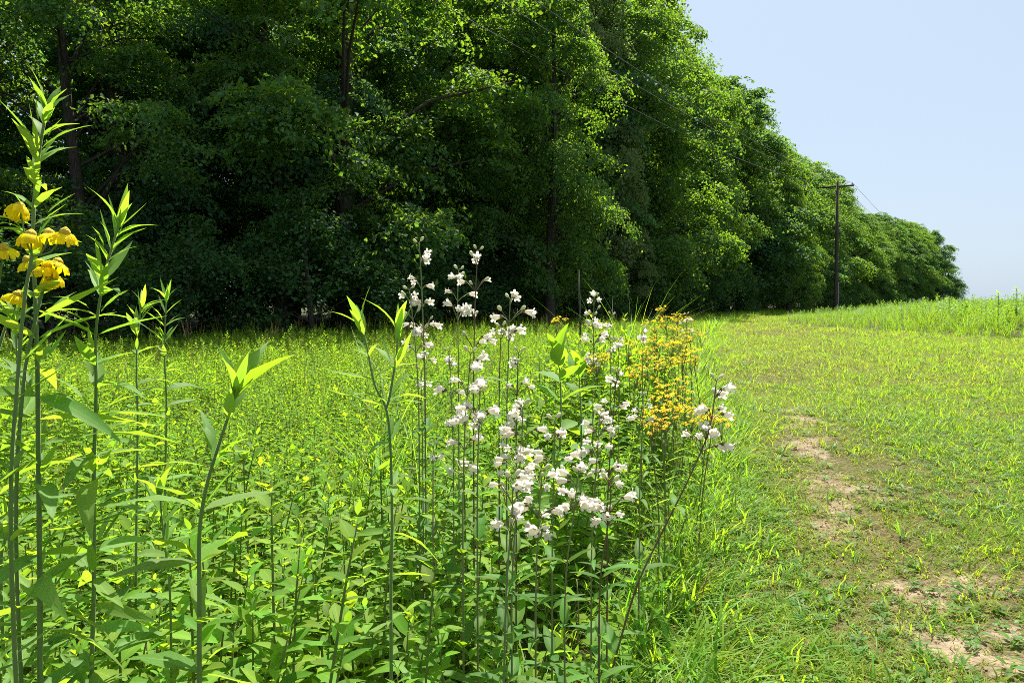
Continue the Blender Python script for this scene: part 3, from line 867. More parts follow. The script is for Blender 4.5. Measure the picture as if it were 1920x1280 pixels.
def penstemon(label, pxs, depth, span, nodes, seed, per=4, fs=1.0, group='white penstemon plants', stem='pen_stem', leaves=7, r0=.0028, extra=(0, 0)):
    r = random.Random(seed)
    pts = ground_stem(pxs, depth, extra)
    base = pts[0].copy(); base.z += .01
    o = thing('penstemon_plant', label, 'wildflower', base, group)
    line = resample(pts, .02); n = len(line)
    mb = MB(); mb.tube([q - base for q in line], np.linspace(r0, .0012, n), 7)
    total = (n - 1) * .02
    for k in range(nodes):
        u = k / max(1, nodes - 1)
        dn = .004 + span * 1.35 * u
        idx = max(1, n - 1 - int(dn / .02))
        p = line[idx]; d = (line[idx] - line[idx - 1]).normalized()
        az0 = k * 1.57 + r.uniform(-.3, .3)
        m = 2 if k == 0 else max(2, int(round(per * (.6 + .5 * u) + r.uniform(-.6, .6))))
        for j in range(m):
            az = az0 + (j % 2) * math.pi + r.uniform(-.75, .75)
            pl = (.010 if k == 0 else r.uniform(.016, .046) * (.7 + .5 * u)) * fs
            pd = rand_perp(d, az, R(r.uniform(25, 55)))
            e = p + pd * pl
            mb.tube([p - base, p + pd * pl * .5 + d * .002 - base, e - base], .0009, 5)
            fd = (pd * 1.0 + Vector((pd.x, pd.y, 0)) * .8 + Vector((0, 0, -.5 + r.uniform(-.3, .25)))).normalized()
            if k == 0 or r.random() < .2:
                fd = (fd + d * .7).normalized()
                put('bud', BUD, o, basis(fd, d, fs * r.uniform(.75, 1.1), e - base))
            else:
                fl = put('flower', r.choice(PEN_FL), o, basis(fd, d, fs * r.uniform(.72, 1.2), e - base, r.uniform(.85, 1.1)))
                put('calyx', CALYX, fl, Matrix.Identity(4))
    link('stem', mb.mesh('stem', M[stem]), o)
    lo = total - span - .05
    for k in range(leaves):
        s = lo * (k + .4) / leaves
        idx = min(n - 2, int(s / .02)); p = line[idx]
        for q in (0, math.pi):
            ld = rand_perp((0, 0, 1), k * 1.57 + q + r.uniform(-.25, .25), R(r.uniform(45, 68)))
            put('leaf', r.choice(PEN_LEAF), o, basis(ld, (0, 0, 1), (.13 - .07 * k / leaves) * r.uniform(.85, 1.15), p - base))
    return o

PENS = [
 ('tallest white penstemon with a slim open spire against the dark wood', [(786, 458), (790, 520), (793, 600), (797, 700)], 2.05, .215, 5, 5, 1.05),
 ('white penstemon spire crowded with blooms next to the tallest spire', [(896, 472), (893, 520), (890, 600), (888, 740)], 1.95, .165, 4, 5, 1.05),
 ('shorter spire of white penstemon hugging the crowded spire', [(860, 508), (858, 560), (859, 640), (860, 760)], 2.05, .10, 3, 4, 1.0),
 ('white penstemon with two wide-spread blooms under paired top buds', [(957, 563), (955, 600), (953, 680), (950, 800)], 1.8, .075, 3, 4, 1.1),
 ('dense white penstemon head in front of the yellow ragwort', [(1114, 556), (1113, 600), (1112, 700)], 2.9, .16, 5, 7, 1.15),
 ('white penstemon with a low whorl behind the forked stalk tip', [(768, 545), (772, 580), (778, 640), (785, 760)], 2.0, .12, 4, 4, 1.0),
 ('white penstemon just under the spire that is crowded with blooms', [(882, 665), (878, 720), (872, 800), (868, 960)], 1.6, .17, 5, 4, 1.0),
 ('white penstemon in the middle of the patch before the milkweed', [(972, 662), (970, 720), (968, 800), (968, 950)], 1.75, .20, 5, 5, 1.0),
 ('sparse white penstemon standing apart beside the forked stalk', [(790, 695), (791, 760), (793, 900)], 2.1, .05, 2, 3, 1.0),
 ('white penstemon with small side-facing blooms between two fuller plants', [(842, 660), (845, 720), (850, 850)], 1.9, .12, 3, 4, .95),
 ('broad white penstemon with many pinkish blooms in the patch centre', [(900, 738), (898, 800), (895, 930)], 1.55, .07, 3, 6, 1.0),
 ('white penstemon whose lowest whorl hangs over dark leaves', [(980, 765), (978, 830), (968, 960), (960, 1100)], 1.5, .10, 4, 6, 1.0),
 ('white penstemon with two blooms set wide by the milkweed', [(1040, 790), (1040, 850), (1036, 980)], 1.6, .06, 2, 4, 1.0),
 ('white penstemon on the path side of the milkweed', [(1156, 700), (1150, 780), (1140, 920)], 1.9, .15, 4, 4, 1.0),
 ('white penstemon with loose blooms below its neighbour by the milkweed', [(1124, 780), (1120, 850), (1110, 1000)], 1.65, .06, 3, 5, 1.0),
 ('small white penstemon mixed with yellow ragwort', [(1206, 745), (1205, 800), (1200, 900)], 2.2, .06, 2, 4, 1.0),
 ('white penstemon blooming low above broad dark leaves', [(962, 900), (960, 960), (950, 1100), (945, 1280)], 1.32, .06, 3, 5, 1.0),
 ('low white penstemon with pale pink buds under the patch centre', [(1016, 885), (1012, 950), (1005, 1100)], 1.4, .09, 3, 5, 1.0),
 ('low white penstemon with a curved flower head above the grass', [(1084, 890), (1076, 960), (1060, 1100)], 1.45, .06, 3, 4, 1.0),
 ('lowest white penstemon near the mown path', [(1146, 905), (1142, 970), (1125, 1100)], 1.45, .065, 3, 5, 1.0),
 ('leaning dark-stemmed white penstemon hanging over the mown path', [(1343, 715), (1338, 760), (1325, 820), (1285, 910), (1235, 1010), (1190, 1110)], 1.6, .115, 4, 5, 1.05),
 ('far white penstemon behind the yellow ragwort', [(1287, 590), (1287, 640)], 5.2, .08, 3, 4, 1.1),
 ('white penstemon half hidden by the front rank of ragwort', [(1206, 618), (1205, 690)], 3.2, .05, 2, 4, 1.1),
 ('white penstemon flowering flat and wide among grass and ragwort', [(1160, 640), (1160, 720)], 2.9, .035, 2, 5, 1.1),
 ('white penstemon beside the dense head at the back of the patch', [(1146, 592), (1145, 680)], 3.0, .09, 3, 5, 1.1),
 ('white penstemon with a flat tuft under the two wide-spread blooms', [(940, 615), (938, 660), (936, 760)], 2.0, .03, 2, 5, 1.0),
 ('small white penstemon under the spire nearest the forked stalk', [(793, 618), (795, 680), (797, 800)], 2.1, .03, 2, 5, 1.0),
 ('tiny white penstemon above the lone grey-green leaf in the meadow', [(812, 838), (812, 900), (812, 1020)], 1.8, .03, 2, 3, .9),
]
for i, (lab, pxs, dp, span, nodes, per, fs) in enumerate(PENS):
    nodes += 1 if span > .05 else 0
    lean = 'leaning' in lab
    penstemon(lab, pxs, dp, span, nodes, 300 + i, per - .1, fs * .88, stem='dark_stem' if (lean or i % 6 == 1) else 'pen_stem', leaves=4 if lean else 7, extra=(-.12, 0) if lean else (0, 0))

# ------------------------------------------------------------------ yellow ragwort
def daisy_cluster(seed, n, rad, s):
    r = random.Random(seed)
    mb = MB()
    for i in range(n):
        a, q = r.uniform(0, 6.28), rad * math.sqrt(r.random())
        c = np.array([q * math.cos(a), q * math.sin(a), r.uniform(-.018, .012) - q * q * 2])
        tx, ty = r.uniform(-.5, .5), r.uniform(-.5, .5)
        E = np.array(Euler((tx, ty, 0)).to_matrix())
        m = 8
        v = [(0, 0, .002)]
        for j in range(m * 2):
            b = j / (m * 2) * 6.283; l = s * (.5 if j % 2 else .28)
            v.append((l * math.cos(b), l * math.sin(b), -.001 if j % 2 else .0005))
        f = [(0, 1 + j, 1 + (j + 1) % (2 * m)) for j in range(2 * m)]
        mb.add(np.array(v) @ E.T + c, None, f, 0)
        k = 6
        v = [(.17 * s * math.cos(j / k * 6.283), .17 * s * math.sin(j / k * 6.283), .0024) for j in range(k)] + [(0, 0, .0050)]
        mb.add(np.array(v) @ E.T + c, None, [(j, (j + 1) % k, k) for j in range(k)], 1)
        mb.tube([c, c * np.array([.5, .5, 1]) + np.array([0, 0, -.03]), np.array([0, 0, -.10])], .0007, 3, 2, cap=False)
    return mb.mesh('flower_cluster', [M['petal_gold'], M['disc'], M['meadow_stem']])
CLUST = [daisy_cluster(80 + i, n, rad, .021) for i, (n, rad) in enumerate(((15, .07), (22, .09), (10, .05)))]
RAG = [(1240, 575, 6.4), (1250, 592, 5.6), (1228, 600, 5.2), (1206, 654, 3.6), (1226, 628, 4.6), (1260, 640, 4.4), (1295, 618, 5.0), (1280, 660, 4.0), (1246, 668, 3.9),
       (1250, 718, 3.0), (1238, 742, 2.7), (1272, 708, 3.2), (1338, 765, 3.0), (1326, 776, 3.2), (1120, 664, 3.3), (1043, 596, 4.2), (1178, 640, 4.0), (1218, 772, 2.4),
       (1262, 612, 5.4), (1280, 634, 4.8), (1300, 655, 4.4), (1212, 676, 3.5), (1190, 690, 3.4), (1270, 588, 6.0), (1236, 640, 4.3), (1112, 604, 4.4)]
RAGLAB = {0: 'topmost golden ragwort at the back of the yellow drift', 3: 'fullest golden ragwort dome at the front of the yellow drift', 12: 'golden ragwort flowering behind the leaning dark-stemmed penstemon',
          14: 'lone golden ragwort on the milkweed side of the drift', 15: 'lone golden ragwort left of the dense penstemon head, before the dark wood', 17: 'lowest golden ragwort beneath the small mixed-in penstemon',
          9: 'golden ragwort with its own bare gap below the drift', 10: 'small golden ragwort under the one standing in the gap'}
RAGLAB[15] = 'lone golden ragwort before the dark wood, apart from the drift'
for i, (px, py, dp) in enumerate(RAG):
    r = random.Random(500 + i)
    top = at(px, py, dp)
    base = Vector((top.x + r.uniform(-.06, .06), top.y + r.uniform(-.05, .05), 0)); base.z = float(gz(base.x, base.y))
    o = thing('ragwort_plant', RAGLAB.get(i, 'golden ragwort with flat-topped flowers in the yellow drift beside the path'), 'wildflower', base, 'golden ragwort plants')
    mb = MB(); line = [base, base.lerp(top, .5) + Vector((r.uniform(-.02, .02), 0, 0)), top - Vector((0, 0, .06))]
    mb.tube([q - base for q in resample(line, .05)], .0025, 6)
    link('stem', mb.mesh('stem', M['meadow_stem']), o)
    for k in range(r.choice((1, 2, 2, 3))):
        off = Vector((r.uniform(-.07, .07), r.uniform(-.07, .07), r.uniform(-.07, .0))) if k else Vector()
        put('flower_cluster', r.choice(CLUST), o, Matrix.Translation(top + off - base) @ Euler((r.uniform(-.2, .2), r.uniform(-.2, .2), r.uniform(0, 6))).to_matrix().to_4x4())
    for k in range(8):
        q = base.lerp(top, .15 + .08 * k)
        ld = rand_perp((0, 0, 1), k * 2.4, R(r.uniform(40, 70)))
        put('leaf', TALL_LEAF[k % 5], o, basis(ld, (0, 0, 1), r.uniform(.06, .10), q - base, .7))

# ------------------------------------------------------------------ grass tufts
def blade(mb, base, az, L, W, bend, mat=0, nseg=3, lean=.25):
    u = np.linspace(0, 1, nseg + 1)
    ang = lean + bend * u
    dr = np.cumsum(np.sin(ang)) / (nseg + 1) * L * u.clip(.001); dz = np.cumsum(np.cos(ang)) / (nseg + 1) * L
    dr[0] = 0; dz -= dz[0]
    ca, sa = math.cos(az), math.sin(az)
    v = []
    for i in range(nseg + 1):
        ww = W * (1 - u[i] ** 1.8) * .5 + .0002
        for s in (-1, 1):
            v.append((base[0] + ca * dr[i] - sa * ww * s, base[1] + sa * dr[i] + ca * ww * s, base[2] + dz[i]))
    mb.add(v, [(2 * i, 2 * i + 1, 2 * i + 3, 2 * i + 2) for i in range(nseg)])

def tuft(seed, n, rad, L, W, bend, mat, nseg=3, lean=(.05, .5)):
    r = random.Random(seed); mb = MB()
    for i in range(n):
        a, q = r.uniform(0, 6.28), rad * math.sqrt(r.random())
        blade(mb, (q * math.cos(a), q * math.sin(a), -.005), a + r.uniform(-1, 1), L * r.uniform(.45, 1.15), W * r.uniform(.7, 1.25), bend * r.uniform(.3, 1.3), 0, nseg, r.uniform(*lean))
    return mb.mesh('tuft', mat)

def grass_clump(label, px, depth, py_top, seed, n=70, W=.007, bend=1.5):
    p = at(px, 640, depth); p.z = float(gz(p.x, p.y))
    Hh = at(px, py_top, depth).z - p.z
    o = thing('grass_clump', label, 'grass clump', p)
    r = random.Random(seed); mb = MB()
    for i in range(n):
        a, q = r.uniform(0, 6.28), .09 * math.sqrt(r.random())
        blade(mb, (q * math.cos(a), q * math.sin(a), -.01), a + r.uniform(-.7, .7), Hh * r.uniform(.7, 1.45), W * r.uniform(.7, 1.2), bend * r.uniform(.4, 1.4), 0, 7, r.uniform(.02, .3))
    f = link('blades', mb.mesh('blades', M['grass_tall']), o); f['kind'] = 'stuff'
    return o
grass_clump('arching grass clump behind the tallest white penstemon', 715, 3.4, 615, 5)
grass_clump('arching grass clump under the spire crowded with blooms', 790, 3.0, 625, 7, 60)
grass_clump('tall upright grass clump behind the yellow ragwort drift', 1185, 6.6, 556, 6, 110, .009, .9)
grass_clump('tall grass clump between the dense penstemon and the ragwort', 1150, 5.6, 575, 9, 90, .009, 1.0)

# thin weathered stake before the wood
p0 = at(1090, 605, 9.0); p0.z = float(gz(p0.x, p0.y)); p1 = at(1085, 506, 9.0)
mb = MB(); mb.tube([Vector((0, 0, -.1)), (p1 - p0) * .5 + Vector((.006, 0, 0)), p1 - p0], [.014, .012, .009], 8)
tag(link('wooden_stake', mb.mesh('wooden_stake', M['pole_wood']), None, p0), 'thin bare stake standing up before the dark wood', 'stake')

# ------------------------------------------------------------------ meadow plants: the nearest as things, the rest as one mass
def meadow_spec(seed, H, nodes, L, jitter=1.0):
    r = random.Random(seed)
    out, az = [], r.uniform(0, 6.28)
    bx, by = r.uniform(-.05, .05), r.uniform(-.05, .05)
    def ax(u): return Vector((bx * u * u, by * u * u, H * u))
    for k in range(nodes):
        u = .25 + .73 * (k / (nodes - 1)) ** .8
        sz = L * (.65 + .5 * math.sin(math.pi * min(1, u * .92))) * (1 if k < nodes - 1 else .6)
        tilt = R(78 - 38 * (k / (nodes - 1)) ** 2.5 + r.uniform(-12, 12))
        for q in (0, math.pi):
            ld = rand_perp((0, 0, 1), az + q + r.uniform(-.25, .25), tilt)
            out.append((ax(u), ld, sz * r.uniform(.8, 1.2), r.uniform(.85, 1.15)))
        az += 1.57 + r.uniform(-.2, .2)
    for q in range(2):
        out.append((ax(1), rand_perp((0, 0, 1), az + q * math.pi, R(22)), L * .5, .8))
    stem = [ax(u) for u in (0, .3, .6, .85, 1)]
    return stem, out

VLEAF = [leaf_template(W, 2, b, .25, .4) for W, b in ((.46, .2), (.40, .35), (.5, .1))]
def meadow_mesh(spec, mat='meadow_leaf'):
    stem, ls = spec
    mb = MB(); mb.tube([(q.x, q.y, q.z - .01) for q in stem], [.0022, .002, .0018, .0015, .001], 4, 1)
    for i, (p, d, s, ww) in enumerate(ls):
        v, f, uv = VLEAF[i % 3]
        mb.add(xf(basis(d, (0, 0, 1), s, p, ww), v), f, uv=uv)
    return mb.mesh('meadow_plant', [M[mat], M['meadow_stem']])

SPECS = [meadow_spec(700 + i, H, n, L) for i, (H, n, L) in enumerate(((.36, 10, .048), (.42, 11, .052), (.30, 9, .045), (.50, 13, .047), (.34, 9, .060), (.28, 8, .042)))]

# candidate spots, jittered grid
def spots(x0, x1, y0, y1, step, jit=.48, seed=0):
    r = np.random.default_rng(seed)
    gx_, gy_ = np.meshgrid(np.arange(x0, x1, step), np.arange(y0, y1, step))
    x, y = gx_.ravel() + r.uniform(-jit, jit, gx_.size) * step, gy_.ravel() + r.uniform(-jit, jit, gx_.size) * step
    return x, y
def line_off(x, y):                      # distance from the wood's base line through the camera
    return x * TN.x + y * TN.y
x, y = spots(-14, 9, .75, 26, .088, seed=4)
ok = (x < xl(y) - .12 - .25 * hashnoise(x, y, 31, 1.5)) & (np.abs(x) < .74 * y + 1.6) & (line_off(x, y) < 15.0) & (np.hypot(x, y) > .85)
keep = rng.random(len(x)) < np.interp(y, [0, 3, 6, 12, 26], [1, 1, .75, .42, .30])
mx_, my_ = x[ok & keep], y[ok & keep]
pxx, pyy, dd = to_px(mx_, my_, .35)
vis = (pxx > -30) & (pxx < 1950) & (dd > .9) & (pyy < 1400)
order = np.argsort(np.where(vis, np.hypot(mx_, my_), 1e9))
near = order[:290]
rest = np.setdiff1d(np.arange(len(mx_)), near)
def lush(x, y):
    """how much taller the growth is: round the penstemons and on the bank along the path"""
    e = xl(y) - x
    return 1 + .22 * np.exp(-((e - .6) / .5) ** 2) * sstep(1.0, 1.6, y) * (1 - sstep(2.6, 3.6, y)) + .55 * np.exp(-((e - .75) / .75) ** 2) * sstep(3, 4.6, y) * (1 - sstep(8, 12, y))

protos = []
LAB_M = 'leafy green meadow plant with paired pointed leaves in the near meadow'
GRP_M = 'leafy plants of the near meadow'
stems_m = []
for sp in SPECS:
    mb = MB(); mb.tube([(q.x, q.y, q.z - .01) for q in sp[0]], [.0026, .0023, .002, .0016, .001], 6)
    stems_m.append(mb.mesh('stem', M['meadow_stem']))
fol = []
for sp in SPECS:                          # foliage in one mesh, for those that show small
    mb = MB()
    for i, (p, d, s, ww) in enumerate(sp[1]):
        v, f, uv = leaf_template((.44, .38, .48)[i % 3], 3, (.18, .32, .1)[i % 3], .25, .38)
        mb.add(xf(basis(d, (0, 0, 1), s, p, ww), v), f, uv=uv)
    fol.append(mb.mesh('foliage', M['meadow_leaf_near']))
made = {}
mr = random.Random(77)
for n_, i in enumerate(near):
    v = mr.randrange(len(SPECS)); detailed = n_ < 110
    key = (v, detailed)
    if key not in made:
        o = thing('meadow_plant', LAB_M, 'plant', (0, 0, 0), GRP_M)
        CH.setdefault(o.name, []).append(link('stem', stems_m[v], o))
        if detailed:
            for j, (p, d, s, ww) in enumerate(SPECS[v][1]):
                put('leaf', MEADOW_LEAF[j % 4], o, basis(d, (0, 0, 1), s, p, ww))
        else:
            f = link('foliage', fol[v], o); f['kind'] = 'stuff'; CH[o.name].append(f)
        made[key] = o; c = o
    else:
        c = copy_tree(made[key])
    s = mr.uniform(.8, 1.15) * (.75 + .5 * float(hashnoise(mx_[i], my_[i], 33, 2.2))) * float(lush(mx_[i], my_[i]))
    c.location = (mx_[i], my_[i], float(gz(mx_[i], my_[i])))
    c.rotation_euler = (mr.uniform(-.12, .12), mr.uniform(-.12, .12), mr.uniform(0, 6.28))
    c.scale = (s, s, s)

# ------------------------------------------------------------------ masses nobody could count
def scatter(name, variants, x, y, idx, scl, tilt=.15, dz=0.0, zs=None, seed=0):
    """One object; geometry nodes place copies of the variant meshes on its points."""
    r = np.random.default_rng(seed)
    n = len(x)
    me = bpy.data.meshes.new(name)
    me.vertices.add(n)
    z = gz(x, y) + dz if zs is None else zs
    me.vertices.foreach_set('co', np.stack([x, y, z], 1).astype(np.float32).ravel())
    a = me.attributes.new('turn', 'FLOAT_VECTOR', 'POINT')
    rot = np.stack([r.uniform(-tilt, tilt, n), r.uniform(-tilt, tilt, n), r.uniform(0, 6.283, n)], 1)
    a.data.foreach_set('vector', rot.astype(np.float32).ravel())
    a = me.attributes.new('size', 'FLOAT', 'POINT'); a.data.foreach_set('value', np.asarray(scl, np.float32))
    a = me.attributes.new('pick', 'INT', 'POINT'); a.data.foreach_set('value', np.asarray(idx, np.int32))
    o = link(name, me); o['kind'] = 'stuff'
    g = bpy.data.node_groups.new(name, 'GeometryNodeTree')
    g.interface.new_socket('Geometry', in_out='INPUT', socket_type='NodeSocketGeometry')
    g.interface.new_socket('Geometry', in_out='OUTPUT', socket_type='NodeSocketGeometry')
    gi, go = g.nodes.new('NodeGroupInput'), g.nodes.new('NodeGroupOutput')
    jn = g.nodes.new('GeometryNodeJoinGeometry')
    for vm in reversed(variants):
        vo = bpy.data.objects.new(name + '_source', vm)       # never linked to the scene
        oi = g.nodes.new('GeometryNodeObjectInfo'); oi.inputs['Object'].default_value = vo; oi.inputs['As Instance'].default_value = False
        ti = g.nodes.new('GeometryNodeGeometryToInstance')
        g.links.new(oi.outputs['Geometry'], ti.inputs[0]); g.links.new(ti.outputs[0], jn.inputs[0])
    ip = g.nodes.new('GeometryNodeInstanceOnPoints')
    ip.inputs['Pick Instance'].default_value = True
    def attr(nm, ty):
        q = g.nodes.new('GeometryNodeInputNamedAttribute'); q.data_type = ty; q.inputs['Name'].default_value = nm
        return q.outputs['Attribute']
    g.links.new(gi.outputs[0], ip.inputs['Points']); g.links.new(jn.outputs[0], ip.inputs['Instance'])
    g.links.new(attr('pick', 'INT'), ip.inputs['Instance Index'])
    g.links.new(attr('turn', 'FLOAT_VECTOR'), ip.inputs['Rotation'])
    g.links.new(attr('size', 'FLOAT'), ip.inputs['Scale'])
    g.links.new(ip.outputs[0], go.inputs[0])
    md = o.modifiers.new('scatter', 'NODES'); md.node_group = g
    return o

# the rest of the leafy meadow
MV = [meadow_mesh(sp) for sp in SPECS]
rx, ry = mx_[rest], my_[rest]
far_s = rng.uniform(.8, 1.2, len(rest)) * (.7 + .6 * hashnoise(rx, ry, 33, 1.6)) * lush(rx, ry) * np.interp(ry, [0, 4, 10, 20], [1, .95, .85, .8])
scatter('meadow_vegetation', MV, rx, ry, rng.integers(0, 6, len(rest)), far_s, .2, seed=1)
# low leafy layer under them
LOW = [meadow_mesh(meadow_spec(740 + i, .15 + .03 * i, 4, .055)) for i in range(3)]
x, y = spots(-14, 9, .8, 22, .10, seed=14)
ok = (x < xl(y) - .02) & (np.abs(x) < .74 * y + 1.2) & (line_off(x, y) < 15) & (rng.random(len(x)) < np.interp(y, [0, 4, 8, 22], [1, .8, .4, .25]))
x, y = x[ok], y[ok]
scatter('low_meadow_vegetation', LOW, x, y, rng.integers(0, 3, len(x)), rng.uniform(.8, 1.3, len(x)), .3, seed=2)
# grass blades between the meadow plants, thicker near the path and the wood
MG = [tuft(800 + i, 12, .04, L, W, 1.1, M[m], 4) for i, (L, W, m) in enumerate(((.32, .005, 'grass'), (.42, .006, 'grass_tall'), (.26, .005, 'grass_yellow'), (.5, .006, 'grass_tall')))]
MG.append(tuft(806, 5, .04, .50, .0035, .4, M['grass_dry'], 4, (.02, .25)))
x, y = spots(-14, 12, .8, 32, .16, seed=24)
e = xl(y) - x
wgt = np.clip(.30 + .7 * np.exp(-(e / (.45 + .06 * y)) ** 2) + .5 * sstep(10.5, 14, line_off(x, y)) + .35 * (hashnoise(x, y, 41, .5) - .4), 0, 1)
ok = (e > -.12) & (np.abs(x) < .74 * y + 1.2) & (line_off(x, y) < 17) & (rng.random(len(x)) < wgt * np.interp(y, [0, 5, 12, 30], [1, 1, .8, .6]))
x, y = x[ok], y[ok]
scatter('meadow_grass', MG, x, y, rng.choice(5, len(x), p=[.3, .25, .17, .2, .08]), rng.uniform(.7, 1.15, len(x)), .12, seed=3)

# flowering grass stalks standing over the meadow
def seed_grass(seed):
    r = random.Random(seed); mb = MB()
    for i in range(4):
        a = r.uniform(0, 6.28); h = r.uniform(.55, .8); l_ = r.uniform(.04, .16)
        q = [(0, 0, 0), (l_ * .3 * math.cos(a), l_ * .3 * math.sin(a), h * .5), (l_ * math.cos(a), l_ * math.sin(a), h)]
        mb.tube(q, [.0012, .001, .0007], 4)
        for k in range(14):
            u = .72 + .28 * k / 13
            p = np.array(q[1]) * (2 - 2 * u) + np.array(q[2]) * (2 * u - 1)
            b = k * 2.4; s_ = .018 * (1.1 - u) * 4
            d = np.array([math.cos(b), math.sin(b), 1.2]); t = np.array([-math.sin(b), math.cos(b), 0]) * .0016
            mb.add([p, p + d * s_ * .5 + t, p + d * s_, p + d * s_ * .5 - t], [(0, 1, 2, 3)])
    return mb.mesh('seed_grass', M['grass_dry'] if seed % 2 else M['grass_yellow'])
SG = [seed_grass(i) for i in range(4)]
x, y = spots(-14, 12, 2.2, 24, .42, seed=29)
e = xl(y) - x
ok = (e > .1) & (np.abs(x) < .74 * y + 1.2) & (line_off(x, y) < 15) & (rng.random(len(x)) < .28 + .3 * np.exp(-(e / 1.2) ** 2))
x, y = x[ok], y[ok]
scatter('meadow_seed_grass', SG, x, y, rng.integers(0, 4, len(x)), rng.uniform(.6, 1.0, len(x)), .12, seed=33)

# mown grass of the path: green, yellow and dry tufts, and flat herb leaves
PGV = [tuft(820, 13, .035, .115, .0046, 1.3, M['grass'], 3, (.2, .9)), tuft(821, 12, .04, .085, .0044, 1.4, M['grass'], 3, (.2, 1.0)),
       tuft(822, 11, .035, .075, .0040, 1.2, M['grass_yellow'], 3, (.2, .9)), tuft(823, 10, .04, .05, .0038, 1.0, M['grass_yellow'], 3, (.4, 1.2)),
       tuft(824, 10, .045, .055, .0032, .8, M['grass_dry'], 2, (.7, 1.45)), tuft(825, 12, .04, .11, .0050, 1.2, M['grass_tall'], 3, (.15, .8))]
def rosette(seed, n, L, W):
    r = random.Random(seed); mb = MB()
    for i in range(n):
        ld = rand_perp((0, 0, 1), i * 2.4 + r.uniform(-.3, .3), R(r.uniform(55, 85)))
        v, f, uv = leaf_template(W, 3, r.uniform(.1, .4), .25, .55)
        q = .012 * r.random()
        mb.add(xf(basis(ld, (0, 0, 1), L * r.uniform(.6, 1.2), (ld.x * q, ld.y * q, .006 + .02 * r.random())), v), f, uv=uv)
    return mb.mesh('rosette', M['herb'])
HV = [rosette(840, 9, .030, .5), rosette(841, 12, .022, .6), rosette(842, 7, .045, .36), rosette(843, 14, .018, .75)]
def path_points(step, y0, y1, seed, margin=2.6):
    x, y = spots(-1, 46, y0, y1, step, seed=seed)
    ok = (x > xl(y) - .1) & (x < xr(y) + .1) & (x < .72 * y + margin)
    return x[ok], y[ok]
X_, Y_, I_, S_ = [], [], [], []
for step, y0, y1, sc in ((.026, 1.2, 4.5, 1.0), (.038, 4.5, 9, 1.2), (.065, 9, 20, 1.7), (.13, 20, 60, 2.6)):
    x, y = path_points(step, y0, y1, int(step * 1000))
    so, wo_ = soil(x, y), worn(x, y)
    edge = np.exp(-((x - xl(y)) / .35) ** 2)
    clump = hashnoise(x, y, 51, 3.5)
    pkeep = np.clip(1.25 - 1.3 * so - .10 * wo_ * (y < 14) + .35 * (clump - .5), .15, 1)
    k = rng.random(len(x)) < pkeep
    x, y, wo_, edge, clump, so = x[k], y[k], wo_[k], edge[k], clump[k], so[k]
    u = rng.random(len(x))
    pd_ = .09 + .42 * wo_ + .3 * so
    py_ = pd_ + .34 + .25 * sstep(6, 12, y) - .15 * edge
    idx = np.where(u < pd_, 4, np.where(u < py_, rng.integers(2, 4, len(x)), rng.integers(0, 2, len(x))))
    idx = np.where((rng.random(len(x)) < .14 + .3 * edge) & (idx < 2), 5, idx)
    X_.append(x); Y_.append(y); I_.append(idx); S_.append(sc * rng.uniform(.65, 1.25, len(x)) * (1 + 1.0 * edge) * (.75 + .5 * clump))
scatter('mown_grass', PGV, np.concatenate(X_), np.concatenate(Y_), np.concatenate(I_), np.concatenate(S_), .2, .008, seed=5)
x, y = path_points(.075, 1.2, 7, 91)
k = rng.random(len(x)) < np.clip(.20 + 1.2 * sstep(.38, .7, hashnoise(x, y, 61, 1.3)) * (1 - soil(x, y)), 0, 1)
x, y = x[k], y[k]
x2, y2 = path_points(.16, 7, 22, 92)
k = rng.random(len(x2)) < .45 * sstep(.4, .75, hashnoise(x2, y2, 61, 1.0))
x, y = np.r_[x, x2[k]], np.r_[y, y2[k]]
scatter('path_herb_leaves', HV, x, y, rng.integers(0, 4, len(x)), rng.uniform(.6, 1.2, len(x)) * np.where(y > 7, 1.4, 1), .2, .010, seed=6)

# dead clippings and crumbs of soil on the worn ground
LIT = [tuft(850 + i, 7, .05, .06, .0028, .5, M['grass_dry'], 2, (1.2, 1.55)) for i in range(2)]
x, y = path_points(.040, 1.2, 7, 95)
k = rng.random(len(x)) < np.clip(.06 + .5 * soil(x, y) + .35 * worn(x, y), 0, .8) * .6
x, y = x[k], y[k]
scatter('dead_grass_litter', LIT, x, y, rng.integers(0, 2, len(x)), rng.uniform(.6, 1.3, len(x)), .15, .012, seed=16)
CLOD = []
for i in range(3):
    r_ = np.random.default_rng(i); mb = MB()
    a_ = np.arange(6) * 1.047
    v = np.concatenate([[[0, 0, .6]], np.stack([np.cos(a_), np.sin(a_), 0 * a_ + .2], 1) * r_.uniform(.7, 1.2, (6, 1)), np.stack([np.cos(a_), np.sin(a_), 0 * a_ - .4], 1) * r_.uniform(.7, 1.1, (6, 1))]) * .006
    mb.add(v, [(1 + j, 7 + j, 7 + (j + 1) % 6, 1 + (j + 1) % 6) for j in range(6)], [(0, 1 + j, 1 + (j + 1) % 6) for j in range(6)])
    CLOD.append(mb.mesh('clod', M['soil_clod'], False))
x, y = path_points(.034, 1.2, 6.5, 97)
k = rng.random(len(x)) < np.clip(soil(x, y) * 1.1 - .12, 0, .55)
x, y = x[k], y[k]
scatter('soil_crumbs', CLOD, x, y, rng.integers(0, 3, len(x)), rng.uniform(.25, 1.0, len(x)) ** 2 * 1.3, .5, .012, seed=17)

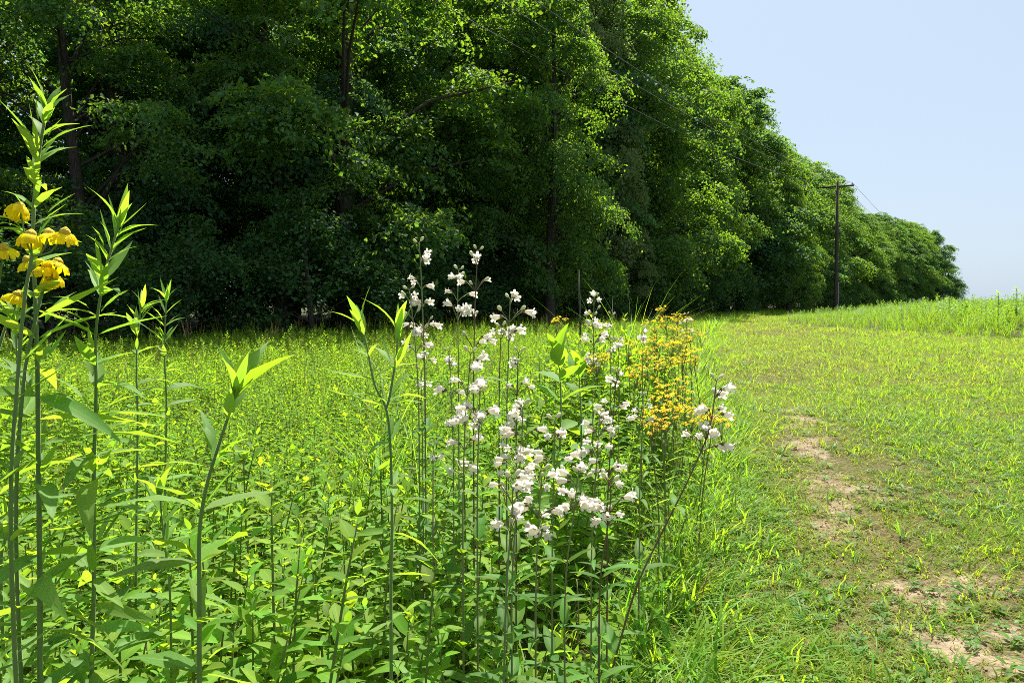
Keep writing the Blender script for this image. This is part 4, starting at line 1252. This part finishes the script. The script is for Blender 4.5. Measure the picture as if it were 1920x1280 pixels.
# tall unmown grass on the field side
TG = [tuft(860 + i, 16, .10, L, W, b, M[m], 4, (.03, .4)) for i, (L, W, b, m) in enumerate(((.62, .010, .9, 'grass_tall'), (.75, .010, .7, 'grass_tall'), (.5, .012, 1.2, 'grass'), (.66, .009, .8, 'grass'), (.55, .008, .9, 'grass_yellow')))]
BIGW = [meadow_mesh(meadow_spec(880 + i, .75, 8, .14), 'herb') for i in range(2)]
x, y = spots(8, 60, 10, 60, .24, seed=71)
d = x - xr(y)
ok = (d > -.35) & (x < .74 * y + 2.5) & (d < 16)
ok &= rng.random(len(x)) < np.interp(d, [-.4, .3, 3, 6, 16], [.25, .85, .8, .5, .35]) * np.interp(y, [10, 30, 60], [1, .9, .6])
x, y, d = x[ok], y[ok], d[ok]
sc = rng.uniform(.75, 1.15, len(x)) * (.55 + .45 * sstep(-.3, 1.5, d)) * (.55 + .5 * hashnoise(x, y, 81, .4) + .45 * hashnoise(x, y, 82, 1.1)) * (1 - .38 * sstep(25, 32, y) * (1 - sstep(2, 8, d)))
scatter('tall_field_grass', TG + BIGW, x, y, rng.choice(7, len(x), p=[.22, .20, .14, .12, .08, .12, .12]), sc, .15, seed=7)
x, y = spots(15, 140, 58, 200, 1.0, seed=72)
d = x - xr(y)
ok = (d > -.3) & (x < .74 * y + 3)
x, y = x[ok], y[ok]
scatter('distant_field_grass', TG[:3], x, y, rng.integers(0, 3, len(x)), rng.uniform(1.2, 1.7, len(x)), .15, seed=8)
# far mown and verge grass along the wood, in its shade
x, y = spots(-14, 80, 8, 120, .34, seed=73)
lo = line_off(x, y)
ok = (x < xl(y) + .5) & (lo > 9) & (lo < 18) & (np.abs(x) < .74 * y + 2)
x, y = x[ok], y[ok]
scatter('verge_grass', MG, x, y, rng.integers(0, 4, len(x)), rng.uniform(.8, 1.5, len(x)), .12, seed=9)

# tall weeds showing over the field grass
def tall_weed(label, px, py, dp, seed):
    p = at(px, py, dp)
    b = Vector((p.x, p.y, float(gz(p.x, p.y))))
    r = random.Random(seed)
    o = thing('tall_weed', label, 'weed', b)
    mb = MB(); mb.tube(resample([Vector((0, 0, 0)), Vector((.03, 0, (p.z - b.z) * .5)), p - b], .1), .007, 6)
    link('stem', mb.mesh('stem', M['meadow_stem']), o)
    for k in range(34):
        u = .3 + .7 * k / 33
        ld = rand_perp((0, 0, 1), k * 2.4, R(r.uniform(45, 85)))
        put('leaf', TALL_LEAF[k % 5], o, basis(ld, (0, 0, 1), r.uniform(.22, .38) * (1.15 - .5 * u), (p - b) * u, 1.3))
tall_weed('tall leafy weed poking above the field grass at the skyline', 1872, 549, 24, 1)
tall_weed('second leafy weed above the field grass, nearer the wood', 1780, 557, 28, 2)
tall_weed('slim weed standing over the field grass by the picture edge', 1906, 540, 23, 3)
